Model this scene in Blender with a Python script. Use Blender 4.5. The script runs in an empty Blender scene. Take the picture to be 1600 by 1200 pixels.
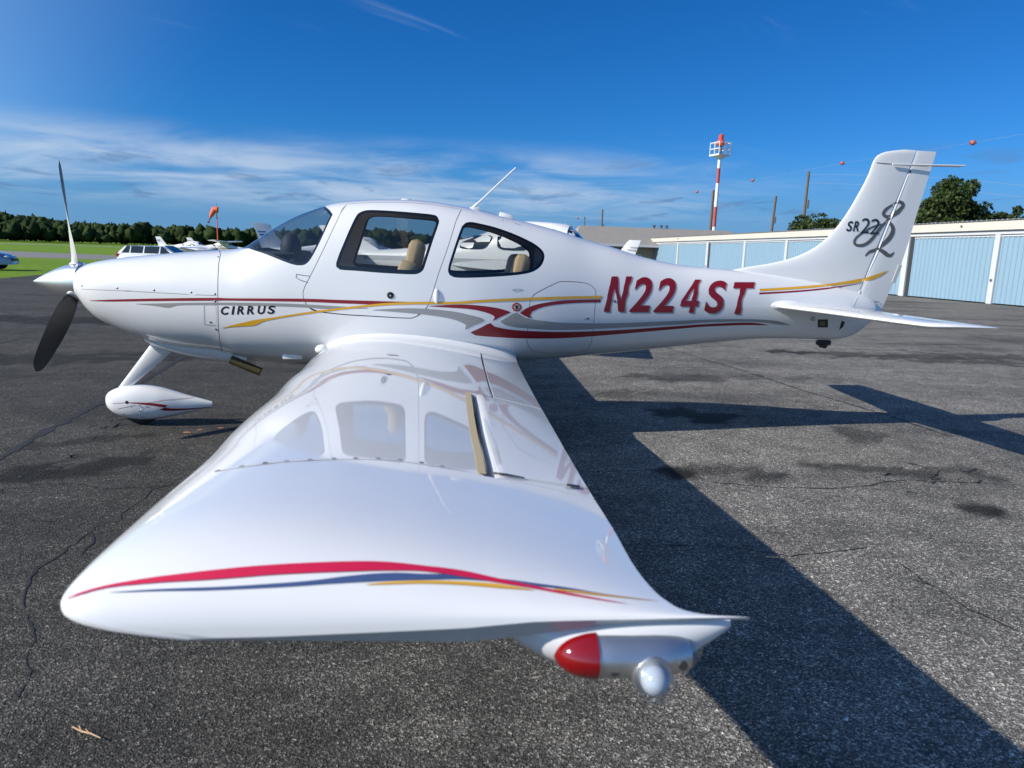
import bpy, bmesh, math, random
import numpy as np
from math import sin, cos, pi, radians
from mathutils import Vector, Matrix
from mathutils.bvhtree import BVHTree
from mathutils.geometry import delaunay_2d_cdt
random.seed(4)
rng = np.random.default_rng(4)
S = bpy.context.scene
COL = S.collection

# ---------------------------------------------------------------- camera
CP = np.array((3.3664, -6.4232, 1.5699)); FPX = 1117.2
YAW, PITCH, ROLL = .1084, .1788, .0327
_f = np.array([sin(YAW)*cos(PITCH), cos(YAW)*cos(PITCH), -sin(PITCH)])
_r0 = np.array([cos(YAW), -sin(YAW), 0.]); _u0 = np.cross(_r0, _f)
_r = cos(ROLL)*_r0 + sin(ROLL)*_u0; _u = -sin(ROLL)*_r0 + cos(ROLL)*_u0
cam_data = bpy.data.cameras.new('camera'); cam = bpy.data.objects.new('camera', cam_data); COL.objects.link(cam)
cam_data.sensor_width = 36; cam_data.lens = FPX*36/1600
cam_data.clip_start = .05; cam_data.clip_end = 6000
cam.matrix_world = Matrix(((_r[0], _u[0], -_f[0], CP[0]), (_r[1], _u[1], -_f[1], CP[1]), (_r[2], _u[2], -_f[2], CP[2]), (0, 0, 0, 1)))
cam_data.dof.use_dof = True; cam_data.dof.focus_distance = 5.6; cam_data.dof.aperture_fstop = 5.0
S.camera = cam
S.cycles.max_bounces = 7; S.cycles.diffuse_bounces = 3; S.cycles.glossy_bounces = 3; S.cycles.transparent_max_bounces = 12; S.cycles.caustics_reflective = False; S.cycles.caustics_refractive = False

# ---------------------------------------------------------------- sun, sky, exposure
SUN = Vector((-1.58, -.43, 1.0)).normalized()           # towards the sun
sd = bpy.data.lights.new('sun', 'SUN'); sun = bpy.data.objects.new('sun', sd); COL.objects.link(sun)
sd.energy = 3.9; sd.angle = radians(.53); sd.color = (1, .94, .85)
sun.rotation_euler = (-SUN).to_track_quat('-Z', 'Y').to_euler()
W = bpy.data.worlds.new('World'); S.world = W; W.use_nodes = True
S.view_settings.view_transform = 'Standard'; S.view_settings.look = 'None'
S.view_settings.exposure = 0.72; S.view_settings.gamma = 1.0; S.view_settings.use_curve_mapping = False

def build_world():
    nt = W.node_tree; N = nt.nodes; L = nt.links; N.clear()
    out = N.new('ShaderNodeOutputWorld'); bg = N.new('ShaderNodeBackground'); bg.inputs[1].default_value = .11
    sky = N.new('ShaderNodeTexSky'); sky.sky_type = 'NISHITA'; sky.sun_disc = False
    sky.sun_elevation = math.asin(SUN.z); sky.sun_rotation = math.atan2(SUN.x, SUN.y)
    sky.altitude = 200; sky.air_density = 1.0; sky.dust_density = 0.; sky.ozone_density = 4.0
    sc_ = N.new('ShaderNodeSeparateColor'); L.new(sky.outputs[0], sc_.inputs[0]); hs = N.new('ShaderNodeCombineColor')
    tc = N.new('ShaderNodeTexCoord'); sp = N.new('ShaderNodeSeparateXYZ'); L.new(tc.outputs['Generated'], sp.inputs[0])
    def M(op, a, b=None, c=None, clamp=False):
        n = N.new('ShaderNodeMath'); n.operation = op; n.use_clamp = clamp
        for i, v in enumerate((a, b, c)):
            if v is None: continue
            if isinstance(v, (int, float)): n.inputs[i].default_value = v
            else: L.new(v, n.inputs[i])
        return n.outputs[0]
    def MR(v, a, b, c=0., d=1.):
        n = N.new('ShaderNodeMapRange'); n.interpolation_type = 'SMOOTHSTEP'
        L.new(v, n.inputs[0])
        for i, q in enumerate((a, b, c, d)): n.inputs[i+1].default_value = q
        return n.outputs[0]
    for i, (p, g_) in enumerate(((1.75, 2.45), (1.08, 3.55), (1.0, 6.1))):    # deep, polarised blue of the photograph
        L.new(M('MULTIPLY', M('POWER', M('MULTIPLY', sc_.outputs[i], .1), p), g_), hs.inputs[i])
    dt = M('ADD', M('ADD', M('MULTIPLY', sp.outputs[0], SUN.x), M('MULTIPLY', sp.outputs[1], SUN.y)), M('MULTIPLY', sp.outputs[2], SUN.z))
    z = M('MAXIMUM', sp.outputs[2], 0.0); zz = M('ADD', z, .07)
    px = M('DIVIDE', sp.outputs[0], zz); py = M('DIVIDE', sp.outputs[1], zz)
    def noise(sx, sy, ox, oy, scale, det, rough, dist, rot=0.):
        ca, sa = cos(rot), sin(rot)
        qx = M('ADD', M('MULTIPLY', px, ca*sx), M('MULTIPLY_ADD', py, -sa*sx, ox))
        qy = M('ADD', M('MULTIPLY', px, sa*sy), M('MULTIPLY_ADD', py, ca*sy, oy))
        cb = N.new('ShaderNodeCombineXYZ'); L.new(qx, cb.inputs[0]); L.new(qy, cb.inputs[1])
        n = N.new('ShaderNodeTexNoise'); L.new(cb.outputs[0], n.inputs['Vector'])
        n.inputs['Scale'].default_value = scale; n.inputs['Detail'].default_value = det
        n.inputs['Roughness'].default_value = rough; n.inputs['Distortion'].default_value = dist
        return n.outputs[0]
    # low altocumulus/cirrostratus band, streaky, thinning upwards
    big = noise(.35, .5, 3.1, 1.7, .55, 3, .5, .3)
    det = noise(.9, 1.15, .4, 2.2, 1.0, 8, .58, .5, .2)
    az = M('ARCTAN2', sp.outputs[0], sp.outputs[1])
    band = M('MULTIPLY', MR(z, .035, .075), MR(z, .155, .105))
    lft = MR(az, .62, .12)
    cov = M('MULTIPLY', M('MULTIPLY', band, lft), MR(M('ADD', M('MULTIPLY', big, .5), M('MULTIPLY', det, .7)), .47, .78))
    # wisps of high cirrus
    wis = noise(.5, 2.3, 5.2, 7.4, .8, 9, .66, 1.0, -.7); wm = noise(.8, .8, 9.3, 2.1, .7, 2, .5, 0.)
    wisp = M('MULTIPLY', M('MULTIPLY', MR(wis, .52, .76), MR(wm, .46, .62)), MR(z, .10, .2))
    cov2 = M('MULTIPLY', wisp, .7)
    # small grey-blue scud near the horizon
    scd = noise(1.6, 1.0, 1.3, 4.4, 1.15, 5, .55, .3); scud = M('MULTIPLY', M('MULTIPLY', MR(scd, .56, .68), MR(z, .025, .06)), MR(z, .16, .10))
    aur = MR(dt, .10, .66); hz = MR(z, .15, .01)
    mx = lambda f, a, b: (lambda n: (L.new(f, n.inputs[0]), L.new(a, n.inputs[1]) if not isinstance(a, tuple) else None,
          setattr(n.inputs[2], 'default_value', b) if isinstance(b, tuple) else L.new(b, n.inputs[2]), n.outputs[0])[-1])(N.new('ShaderNodeMixRGB'))
    c = mx(aur, hs.outputs[0], sky.outputs[0]); c = mx(M('MULTIPLY', hz, .8), c, (.70, 1.72, 3.2, 1))
    c = mx(M('MULTIPLY', M('ADD', cov, cov2, clamp=True), .78), c, (2.9, 3.55, 4.5, 1))
    c = mx(M('MULTIPLY', scud, .55), c, (.62, 1.3, 2.55, 1))
    L.new(c, bg.inputs[0]); L.new(bg.outputs[0], out.inputs[0])
build_world()

# ---------------------------------------------------------------- helpers
def ray(px, py): return _f + _r*(px-800)/FPX - _u*(py-600)/FPX
def aty(px, py, Y): d = ray(px, py); return CP + d*(Y-CP[1])/d[1]
def atz(px, py, Z=0.): d = ray(px, py); return CP + d*(Z-CP[2])/d[2]
def atd(px, py, dist): d = ray(px, py); return CP + d*dist/math.hypot(d[0], d[1])

def pch(xs, ys):
    xs = np.array(xs, float); ys = np.array(ys, float); h = np.diff(xs); d = np.diff(ys)/h
    m = np.zeros(len(xs)); m[0] = d[0]; m[-1] = d[-1]
    for i in range(1, len(xs)-1):
        if d[i-1]*d[i] > 0:
            w1 = 2*h[i]+h[i-1]; w2 = h[i]+2*h[i-1]; m[i] = (w1+w2)/(w1/d[i-1]+w2/d[i])
    def f(x):
        x = np.clip(np.asarray(x, float), xs[0], xs[-1]); i = np.clip(np.searchsorted(xs, x)-1, 0, len(xs)-2)
        t = (x-xs[i])/h[i]
        return (1+2*t)*(1-t)**2*ys[i]+t*(1-t)**2*h[i]*m[i]+t*t*(3-2*t)*ys[i+1]+t*t*(t-1)*h[i]*m[i+1]
    return f

def link(name, data, parent=None, inv=None):
    o = bpy.data.objects.new(name, data); COL.objects.link(o)
    if parent is not None:
        o.parent = parent
        if inv is not None: o.matrix_parent_inverse = inv
    return o
def tag(o, label, cat, group=None):
    o['label'] = label; o['category'] = cat
    if group: o['group'] = group
    return o
def empty(name, loc, rz=0., label=None, cat=None, group=None):
    o = bpy.data.objects.new(name, None); COL.objects.link(o); o.empty_display_size = .2
    o.location = tuple(loc); o.rotation_euler = (0, 0, rz)
    if label: tag(o, label, cat, group)
    return o
def mesh(name, vs, fs, mat, parent=None, smooth=True, sharp=35, inv=None, normals=None, fmat=None):
    me = bpy.data.meshes.new(name); me.from_pydata([tuple(map(float, v)) for v in vs], [], [tuple(map(int, f)) for f in fs])
    for m in (mat if isinstance(mat, (list, tuple)) else [mat]): me.materials.append(m)
    if fmat is not None: me.polygons.foreach_set('material_index', fmat)
    me.update()
    if smooth:
        me.polygons.foreach_set('use_smooth', [True]*len(me.polygons))
        if sharp and normals is None: me.set_sharp_from_angle(angle=radians(sharp))
        if normals is not None: me.normals_split_custom_set_from_vertices([tuple(n) for n in normals])
    return link(name, me, parent, inv)

class MB:
    """collects shapes for one mesh"""
    def __init__(s): s.v = []; s.f = []; s.m = []
    def add(s, vs, fs, mi=0):
        k = len(s.v); s.v += [tuple(v) for v in vs]; s.f += [tuple(i+k for i in f) for f in fs]; s.m += [mi]*len(fs); return s
    def box(s, c, d, M=None, mi=0, bev=0.):
        x, y, z = d[0]/2, d[1]/2, d[2]/2
        if bev:
            bm = bmesh.new(); bmesh.ops.create_cube(bm, size=1); bmesh.ops.scale(bm, vec=d, verts=bm.verts)
            bmesh.ops.bevel(bm, geom=bm.edges[:], offset=bev, segments=2, affect='EDGES', profile=.5)
            bm.verts.index_update(); vs = [v.co.copy() for v in bm.verts]; fs = [[v.index for v in f.verts] for f in bm.faces]; bm.free()
        else:
            vs = [Vector((a, b, e)) for a in (-x, x) for b in (-y, y) for e in (-z, z)]
            fs = [(0, 1, 3, 2), (4, 6, 7, 5), (0, 4, 5, 1), (2, 3, 7, 6), (0, 2, 6, 4), (1, 5, 7, 3)]
        if M is not None: vs = [M @ v for v in vs]
        return s.add([(v[0]+c[0], v[1]+c[1], v[2]+c[2]) for v in vs], fs, mi)
    def tube(s, pts, rad, n=8, cap=True, mi=0):
        pts = [Vector(p) for p in pts]; rad = rad if hasattr(rad, '__len__') else [rad]*len(pts)
        rings = []
        for i, p in enumerate(pts):
            t = (pts[min(i+1, len(pts)-1)]-pts[max(i-1, 0)]).normalized()
            a = t.cross(Vector((0, 0, 1)) if abs(t.z) < .9 else Vector((1, 0, 0))).normalized(); b = t.cross(a)
            rings.append([p + (a*cos(2*pi*k/n)+b*sin(2*pi*k/n))*rad[i] for k in range(n)])
        return s.loft(rings, cap=cap, mi=mi)
    def loft(s, rings, cap=True, close=True, mi=0):
        n = len(rings[0]); vs = [tuple(p) for r in rings for p in r]; fs = []
        for i in range(len(rings)-1):
            for k in range(n if close else n-1):
                a, b = i*n+k, i*n+(k+1) % n; fs.append((a, b, b+n, a+n))
        if cap: fs.append(tuple(range(n-1, -1, -1))); fs.append(tuple(range((len(rings)-1)*n, len(rings)*n)))
        return s.add(vs, fs, mi)
    def sphere(s, c, r, n=16, m=10, mi=0):
        r = r if hasattr(r, '__len__') else (r, r, r)
        rings = [[(c[0]+r[0]*cos(2*pi*k/n)*sin(t), c[1]+r[1]*sin(2*pi*k/n)*sin(t), c[2]-r[2]*cos(t)) for k in range(n)] for t in np.linspace(.02, pi-.02, m)]
        return s.loft(rings, mi=mi)
    def build(s, name, mat, parent=None, smooth=True, sharp=35, inv=None):
        o = mesh(name, s.v, s.f, mat, parent, smooth, sharp, inv, fmat=s.m if isinstance(mat, (list, tuple)) else None)
        bm = bmesh.new(); bm.from_mesh(o.data); bmesh.ops.recalc_face_normals(bm, faces=bm.faces); bm.to_mesh(o.data); bm.free()
        return o

# ---------------------------------------------------------------- materials
def mat(name, col, rough=.5, metal=0., coat=0., **k):
    m = bpy.data.materials.new(name); m.use_nodes = True; b = m.node_tree.nodes['Principled BSDF']
    b.inputs['Base Color'].default_value = (*col, 1); b.inputs['Roughness'].default_value = rough; b.inputs['Metallic'].default_value = metal
    b.inputs['Coat Weight'].default_value = coat; b.inputs['Coat Roughness'].default_value = k.get('cr', .04)
    if 'spec' in k: b.inputs['Specular IOR Level'].default_value = k['spec']
    return m
def nd(m): return m.node_tree.nodes, m.node_tree.links, m.node_tree.nodes['Principled BSDF']
def ntex(m, kind, scale, **k):
    N, L, b = nd(m); n = N.new('ShaderNodeTex'+kind); n.inputs['Scale'].default_value = scale
    for a, v in k.items():
        key = {'det': 'Detail', 'ro': 'Roughness', 'di': 'Distortion', 'rnd': 'Randomness'}.get(a)
        if key: n.inputs[key].default_value = v
    tc = N.get('tc') or N.new('ShaderNodeTexCoord'); tc.name = 'tc'
    mp = N.new('ShaderNodeMapping'); L.new(tc.outputs['Object'], mp.inputs[0]); mp.inputs['Scale'].default_value = k.get('sc', (1, 1, 1)); mp.inputs['Rotation'].default_value = (0, 0, k.get('rot', 0)); L.new(mp.outputs[0], n.inputs['Vector'])
    return n
def ramp(m, fac, stops):
    N, L, b = nd(m); r = N.new('ShaderNodeValToRGB'); L.new(fac, r.inputs[0])
    while len(r.color_ramp.elements) < len(stops): r.color_ramp.elements.new(.5)
    for e, (p, c) in zip(r.color_ramp.elements, stops): e.position = p; e.color = (*c, 1) if hasattr(c, '__len__') else (c, c, c, 1)
    return r.outputs[0]
def mixc(m, fac, a, b2, typ='MIX'):
    N, L, b = nd(m); n = N.new('ShaderNodeMixRGB'); n.blend_type = typ
    for i, v in enumerate((fac, a, b2)):
        if isinstance(v, (int, float)): n.inputs[i].default_value = v if i == 0 else (v, v, v, 1)
        elif isinstance(v, tuple): n.inputs[i].default_value = (*v, 1)
        else: L.new(v, n.inputs[i])
    return n.outputs[0]
def bump(m, h, st, dist=.01):
    N, L, b = nd(m); n = N.new('ShaderNodeBump'); n.inputs['Strength'].default_value = st; n.inputs['Distance'].default_value = dist
    L.new(h, n.inputs['Height']); L.new(n.outputs[0], b.inputs['Normal']); return n
def setcol(m, c): N, L, b = nd(m); L.new(c, b.inputs['Base Color'])
def varied(name, col, rough=.5, amt=.25, scale=6., bm=0., **k):
    m = mat(name, col, rough, **k); n = ntex(m, 'Noise', scale, det=6, ro=.6)
    setcol(m, mixc(m, n.outputs[0], tuple(c*(1-amt) for c in col), tuple(min(1, c*(1+amt)) for c in col)))
    if bm: bump(m, n.outputs[0], bm)
    return m

WHITE = mat('white_paint', (.80, .80, .79), .32, coat=1.0, cr=.03)
_n = ntex(WHITE, 'Noise', 2.2, det=8, ro=.65); _n2 = ntex(WHITE, 'Noise', 2.6, det=2); bump(WHITE, _n2.outputs[0], .05, .02)
setcol(WHITE, mixc(WHITE, ramp(WHITE, _n.outputs[0], [(.35, 0.), (.75, .35)]), (.75, .755, .755), (.69, .69, .68)))
RED = mat('red_vinyl', (.23, .008, .014), .4, coat=.25); REDW = mat('crimson_vinyl', (.58, .012, .06), .4, coat=.25)
YEL = mat('amber_vinyl', (.68, .36, .02), .3, coat=.6); GREY = mat('grey_vinyl', (.29, .29, .28), .3, coat=.6)
BLUE = mat('slate_blue_vinyl', (.055, .09, .21), .3, coat=.6); BLACKV = mat('black_vinyl', (.012, .012, .014), .3, coat=.5)
DGREY = mat('charcoal_vinyl', (.10, .095, .09), .3, coat=.5)
SEAM = mat('panel_gap', (.09, .09, .095), .6); FAST = mat('fastener_steel', (.22, .22, .23), .35, .8)
POL = mat('polished_spinner', (.88, .88, .88), .32, 1.0); STEEL = mat('brushed_steel', (.74, .73, .71), .42, 1.0)
BLK = varied('black_blade', (.016, .016, .017), .42, .3, 20); LBL = mat('blade_front_grey', (.72, .72, .72), .3, .2)
RUB = varied('tyre_rubber', (.022, .022, .022), .8, .3, 30); TRIM = mat('window_seal_black', (.006, .006, .007), .35)
LINER = varied('cabin_trim', (.34, .29, .24), .8, .15, 12); DARKIN = mat('dark_interior', (.02, .02, .022), .7)
LEATH = varied('tan_leather', (.62, .46, .25), .5, .15, 14, .1); BEIGE = mat('beige_seal', (.55, .43, .24), .6)
EXH = varied('exhaust_pipe', (.10, .085, .035), .5, .4, 25, metal=.5)
REDL = mat('red_lens', (.20, .001, .003), .1, coat=1.)
def glass(name, tint, refl=1.0, f0=.05):
    m = bpy.data.materials.new(name); m.use_nodes = True; N = m.node_tree.nodes; L = m.node_tree.links; N.clear()
    o = N.new('ShaderNodeOutputMaterial'); mx = N.new('ShaderNodeMixShader'); t = N.new('ShaderNodeBsdfTransparent'); g = N.new('ShaderNodeBsdfGlossy'); lw = N.new('ShaderNodeLayerWeight')
    p = N.new('ShaderNodeMath'); p.operation = 'POWER'; p.inputs[1].default_value = 5.; k = N.new('ShaderNodeMath'); k.operation = 'MULTIPLY_ADD'; k.inputs[1].default_value = 1-f0; k.inputs[2].default_value = f0
    t.inputs[0].default_value = (*tint, 1); g.inputs['Roughness'].default_value = .01; g.inputs[0].default_value = (refl, refl, refl, 1); lw.inputs[0].default_value = .5
    L.new(lw.outputs['Facing'], p.inputs[0]); L.new(p.outputs[0], k.inputs[0]); L.new(k.outputs[0], mx.inputs[0]); L.new(t.outputs[0], mx.inputs[1]); L.new(g.outputs[0], mx.inputs[2]); L.new(mx.outputs[0], o.inputs[0]); return m
GLASS = glass('cabin_glass', (.70, .72, .72), 1., .06); WSGLASS = glass('windshield_glass', (.74, .76, .78), 1., .08); LENSG = glass('clear_lens', (.90, .93, .96), 1., .10)
DGLASS = mat('dark_vehicle_glass', (.015, .018, .02), .05, coat=1.)

# ---------------------------------------------------------------- ground
def mat_apron():
    m = mat('asphalt', (.06, .06, .062), .85, spec=.25); N, L, b = nd(m)
    v = ntex(m, 'Voronoi', 165, rnd=1.); v2 = ntex(m, 'Voronoi', 78, rnd=1.)
    def bw(c): s = N.new('ShaderNodeSeparateColor'); L.new(c, s.inputs[0]); return s.outputs[0]
    st = ramp(m, bw(v.outputs['Color']), [(0., (.050, .049, .047)), (.45, (.085, .083, .080)), (.72, (.14, .137, .13)), (.90, (.25, .245, .23)), (1., (.38, .37, .35))])
    st2 = ramp(m, bw(v2.outputs['Color']), [(0., .65), (.75, 1.), (.93, 1.4), (1., 2.1)])
    c = mixc(m, 1., st, st2, 'MULTIPLY')
    med = ntex(m, 'Noise', 3.2, det=7, ro=.65); c = mixc(m, 1., c, ramp(m, med.outputs[0], [(.3, .68), (.7, 1.32)]), 'MULTIPLY')
    big = ntex(m, 'Noise', .5, det=5, ro=.6, sc=(.5, 1.5, 1), rot=.35); c = mixc(m, 1., c, ramp(m, big.outputs[0], [(.32, (.52, .51, .50)), (.5, (1.02, .99, .92)), (.7, (1.30, 1.25, 1.15))]), 'MULTIPLY')
    at = N.new('ShaderNodeAttribute'); at.attribute_name = 'shade_stains'; c = mixc(m, 1., c, at.outputs['Color'], 'MULTIPLY'); setcol(m, c)
    h = mixc(m, .5, v.outputs['Distance'], v2.outputs['Distance']); bump(m, h, .9, .010)
    return m
STAINS = [(1055, 738, .14, .17, .85, .3), (1533, 796, .16, .17, .8, 0), (1140, 735, .42, .16, .5, -.3), (1190, 742, .28, .10, .55, 0), (1370, 735, .5, .12, .6, -.25), (1440, 742, .45, .1, .5, -.2),
          (1485, 735, .2, .1, .5, 0), (1350, 680, .35, .2, .5, .5), (1090, 650, .5, .3, .75, -.5), (1080, 590, .7, .3, .5, 0), (960, 615, .5, .16, .4, .3), (1230, 550, .5, .25, .7, 0), (1200, 590, 1.2, .25, .3, 0), (1450, 560, 2.2, .5, .55, -.25), (1600, 560, 2., .5, .5, -.2),
          (40, 740, .75, .22, .7, .5), (100, 735, .4, .16, .6, .4), (130, 690, .5, .1, .5, .5), (60, 560, 2.0, .5, .55, .3), (40, 500, 3.5, .7, .6, .1), (190, 560, 1.2, .3, .55, .2), (330, 560, .7, .3, .5, 0)]
APRON = mat_apron()
GRASS = mat('field_grass', (.07, .12, .02), .9, spec=.1)
_a = ntex(GRASS, 'Noise', .05, det=8, ro=.6, sc=(.5, 1.4, 1)); _b = ntex(GRASS, 'Noise', 1.6, det=6, ro=.7)
setcol(GRASS, mixc(GRASS, ramp(GRASS, _b.outputs[0], [(.3, .0), (.75, .6)]), ramp(GRASS, _a.outputs[0], [(.3, (.12, .22, .018)), (.55, (.16, .27, .022)), (.75, (.20, .26, .035))]), (.085, .15, .016)))
bump(GRASS, _b.outputs[0], 1., .15)
TAXI = varied('taxiway_asphalt', (.17, .165, .16), .9, .15, .4)

def sheet(name, pts, z, m, parent=None, thick=0.):
    o = mesh(name, [(p[0], p[1], z) for p in pts], [tuple(range(len(pts)))], m, parent, smooth=False)
    if o.data.polygons[0].normal.z < 0: o.data.flip_normals()
    return o
g = sheet('ground', [(3000*cos(a), 3000*sin(a)) for a in np.linspace(0, 2*pi, 48, endpoint=False)], -.012, GRASS); g['kind'] = 'structure'
from mathutils import noise as mnoise
def sstep(a, b, x): t = np.clip((x-a)/(b-a), 0, 1); return t*t*(3-2*t)
def build_apron():
    X = np.arange(-6, 16.01, .08); Y = np.arange(-6.5, 14.01, .08); gx_, gy_ = np.meshgrid(X, Y, indexing='ij'); P = np.stack([gx_.ravel(), gy_.ravel()], 1)
    wob = np.array([mnoise.fractal(Vector((p[0]*3.2, p[1]*3.2, 0)), 1., 2., 5) for p in P])     # about -1..1
    shade_stains = .45+.93*sstep(2.6, 5.4, P[:, 0]+wob*.5); d_ = np.zeros(len(P))  # colour darkened at left: painted sun-angle shading plus darker paving; stains follow
    for (px, py, rx, ry, k, ang) in STAINS:     # oil and tar stains with shapes of their own
        g = atz(px, py); dx = P[:, 0]-g[0]; dy = P[:, 1]-g[1]; a = (dx*cos(ang)+dy*sin(ang))/rx; e = (dy*cos(ang)-dx*sin(ang))/ry
        d_ = np.maximum(d_, k*(1-sstep(.85, 1.15, np.sqrt(a*a+e*e)+wob*(1.1 if k < .8 else .3))))
    shade_stains = shade_stains*(1-.93*np.clip(d_*1.15, 0, .97)); nx, ny = len(X), len(Y); V_ = [(p[0], p[1], 0) for p in P]; F_ = [(i*ny+j, (i+1)*ny+j, (i+1)*ny+j+1, i*ny+j+1) for i in range(nx-1) for j in range(ny-1)]
    x1, y1 = X[-1], Y[-1]
    for poly in ([(-6, -40), (-6, 60), (-13, 33), (-14.4, 28), (-13.78, 24), (-13.2, 14), (-12.4, 0), (-11, -40)], [(x1, -40), (90, -40), (90, 95), (x1, 95)], [(-6, y1), (x1, y1), (x1, 95), (4, 95), (-6, 60)], [(-6, -40), (x1, -40), (x1, -6.5), (-6, -6.5)]):
        k = len(V_); V_ += [(x, y, 0) for x, y in poly]; F_.append(tuple(range(k, k+len(poly)))); shade_stains = np.r_[shade_stains, [.46 if x <= -6 else 1.25 for x, y in poly]]
    o = mesh('apron', V_, F_, APRON, None, smooth=False); at = o.data.attributes.new('shade_stains', 'FLOAT', 'POINT'); at.data.foreach_set('value', shade_stains.astype(np.float32)); return o
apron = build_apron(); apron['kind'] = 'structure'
tx = sheet('taxiway', [(-400, 62), (-60, 70), (-32, 60), (-14, 62), (0, 66), (0, 80), (-36, 84), (-60, 96), (-400, 100)], -.006, TAXI); tx['kind'] = 'structure'
rw = sheet('runway', [(-900, 216), (-100, 216), (300, 222), (300, 240), (-100, 240), (-900, 240)], -.006, TAXI); rw['kind'] = 'structure'
rl = sheet('runway_edge_line', [(-900, 228), (-100, 228), (300, 231), (300, 231.9), (-100, 229), (-900, 229)], -.002, mat('runway_paint', (.75, .75, .72), .8), rw)

TAR = varied('crack_tar', (.012, .012, .013), .75, .3, 12)
def crack(name, pts, w, jit, zz=.003):
    P = [atz(*p) for p in pts]; Q = []
    for a, b in zip(P[:-1], P[1:]):
        n = max(2, int(np.linalg.norm(b-a)/.05))
        for i in range(n): Q.append(a+(b-a)*i/n)
    Q.append(P[-1]); Q = np.array(Q)[:, :2]
    o = np.zeros(2); off = []
    for i in range(len(Q)): o = o*.85+rng.normal(0, jit, 2); off.append(o.copy())
    Q = Q+np.array(off); T = np.gradient(Q, axis=0); T /= np.linalg.norm(T, axis=1)[:, None]+1e-9; Nn = np.stack([-T[:, 1], T[:, 0]], 1)
    ww = w*(.35+rng.random(len(Q))**1.3); ww[0] = ww[-1] = .001
    A = Q+Nn*ww[:, None]/2; B = Q-Nn*ww[:, None]/2; n = len(Q)
    return mesh(name, [(*p, zz) for p in A]+[(*p, zz) for p in B], [(i, i+n, i+n+1, i+1) for i in range(n-1)], TAR, apron, smooth=False)
crack('tar_seam', [(-60, 752), (0, 718), (60, 680), (120, 650), (168, 626), (215, 600), (290, 556), (420, 480)], .085, .006)
crack('crack', [(30, 702), (60, 703), (68, 702)], .05, .004)
crack('crack', [(85, 756), (130, 757), (185, 762), (235, 760), (275, 754)], .014, .008)
crack('crack', [(275, 755), (240, 768), (222, 785), (196, 805), (190, 815), (150, 825), (120, 848), (60, 890), (45, 900), (36, 930), (35, 955)], .010, .008)
crack('crack', [(190, 812), (130, 822), (80, 815), (40, 812)], .008, .01)
crack('crack', [(145, 830), (138, 850), (124, 872)], .01, .008)
crack('crack', [(40, 960), (60, 990), (52, 1020), (62, 1045), (40, 1075), (30, 1100)], .007, .007)
crack('crack', [(1030, 540), (1150, 576), (1260, 612), (1390, 650), (1490, 684)], .035, .004)
crack('crack', [(880, 742), (950, 736), (1030, 735), (1110, 752), (1200, 763), (1300, 765), (1420, 752), (1600, 758)], .010, .012)
crack('crack', [(985, 850), (1100, 852), (1240, 872), (1330, 862), (1360, 855)], .010, .010)
crack('crack', [(1405, 880), (1440, 905), (1480, 930), (1520, 955), (1600, 985)], .010, .010)
crack('crack', [(1420, 905), (1470, 920)], .012, .006)
crack('crack', [(480, 560), (700, 500), (1010, 452), (1300, 430)], .05, .01)
crack('crack', [(0, 486), (60, 500), (120, 520)], .05, .01)
crack('crack', [(-20, 540), (40, 528), (110, 545)], .04, .01)
for i in range(46):
    cx, cy = ((60, 735), (130, 690), (170, 660), (1440, 745))[i % 4 if i % 8 else 0]; x = cx+random.gauss(0, 38); y = cy+random.gauss(0, 11)-.35*(x-cx)*(cx < 400); l = random.uniform(8, 26)
    crack('crack', [(x, y), (x+l*.5, y+random.uniform(-4, 3)), (x+l, y+random.uniform(-7, 4))], .02, .008)
OR = mat('orange_marking_paint', (.34, .16, .08), .9)
for (px, py, s) in ((293, 676, .03), (312, 672, .018), (345, 669, .02), (268, 679, .012)):
    c = atz(px, py); k = 9
    mesh('paint_mark', [(c[0]+s*cos(2*pi*i/k)*(.6+.8*random.random())*1.3, c[1]+s*sin(2*pi*i/k)*(.5+.7*random.random()), .003) for i in range(k)], [tuple(range(k))], OR, apron, smooth=False)

# ================================================================ THE AIRPLANE
PL = (3.2, 0, 0)
plane = empty('airplane', PL, 0, 'large white low-wing airplane with polished spinner filling the foreground', 'airplane')
INV = Matrix.Translation((-PL[0], 0, 0))
def part(name, vs, fs, m, par=None, **k):
    return mesh(name, vs, fs, m, par or plane, inv=INV if par is None else None, **k)
def bpart(b, name, m, par=None, **k): return b.build(name, m, par or plane, inv=INV if par is None else None, **k)

TX = [.41, .516, .775, 1.086, 1.295, 1.506, 1.734, 1.88, 2.042, 2.203, 2.365, 2.499, 2.688, 2.905, 3.123, 3.343, 3.566, 3.79, 4.017, 4.432, 4.655, 4.922, 5.253, 5.647, 5.951, 6.177, 6.6, 7.2, 7.45, 7.56]
TZ = [1.36, 1.398, 1.445, 1.485, 1.508, 1.526, 1.557, 1.647, 1.757, 1.845, 1.909, 1.955, 1.983, 2.0, 2.006, 1.995, 1.967, 1.927, 1.881, 1.792, 1.729, 1.666, 1.58, 1.52, 1.505, 1.49, 1.45, 1.35, 1.27, 1.16]
BX = [.41, .48, .575, .698, .857, .998, 1.126, 1.306, 1.541, 1.777, 2.044, 2.232, 4.33, 4.677, 5.117, 5.56, 5.98, 6.405, 6.682, 7.1, 7.3, 7.45, 7.56]
BZ = [1.07, .978, .9, .845, .777, .732, .703, .681, .662, .607, .582, .57, .65, .683, .728, .78, .829, .868, .874, .872, .92, 1.03, 1.13]
fT = pch(TX, TZ); fB = pch(BX, BZ)
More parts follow.
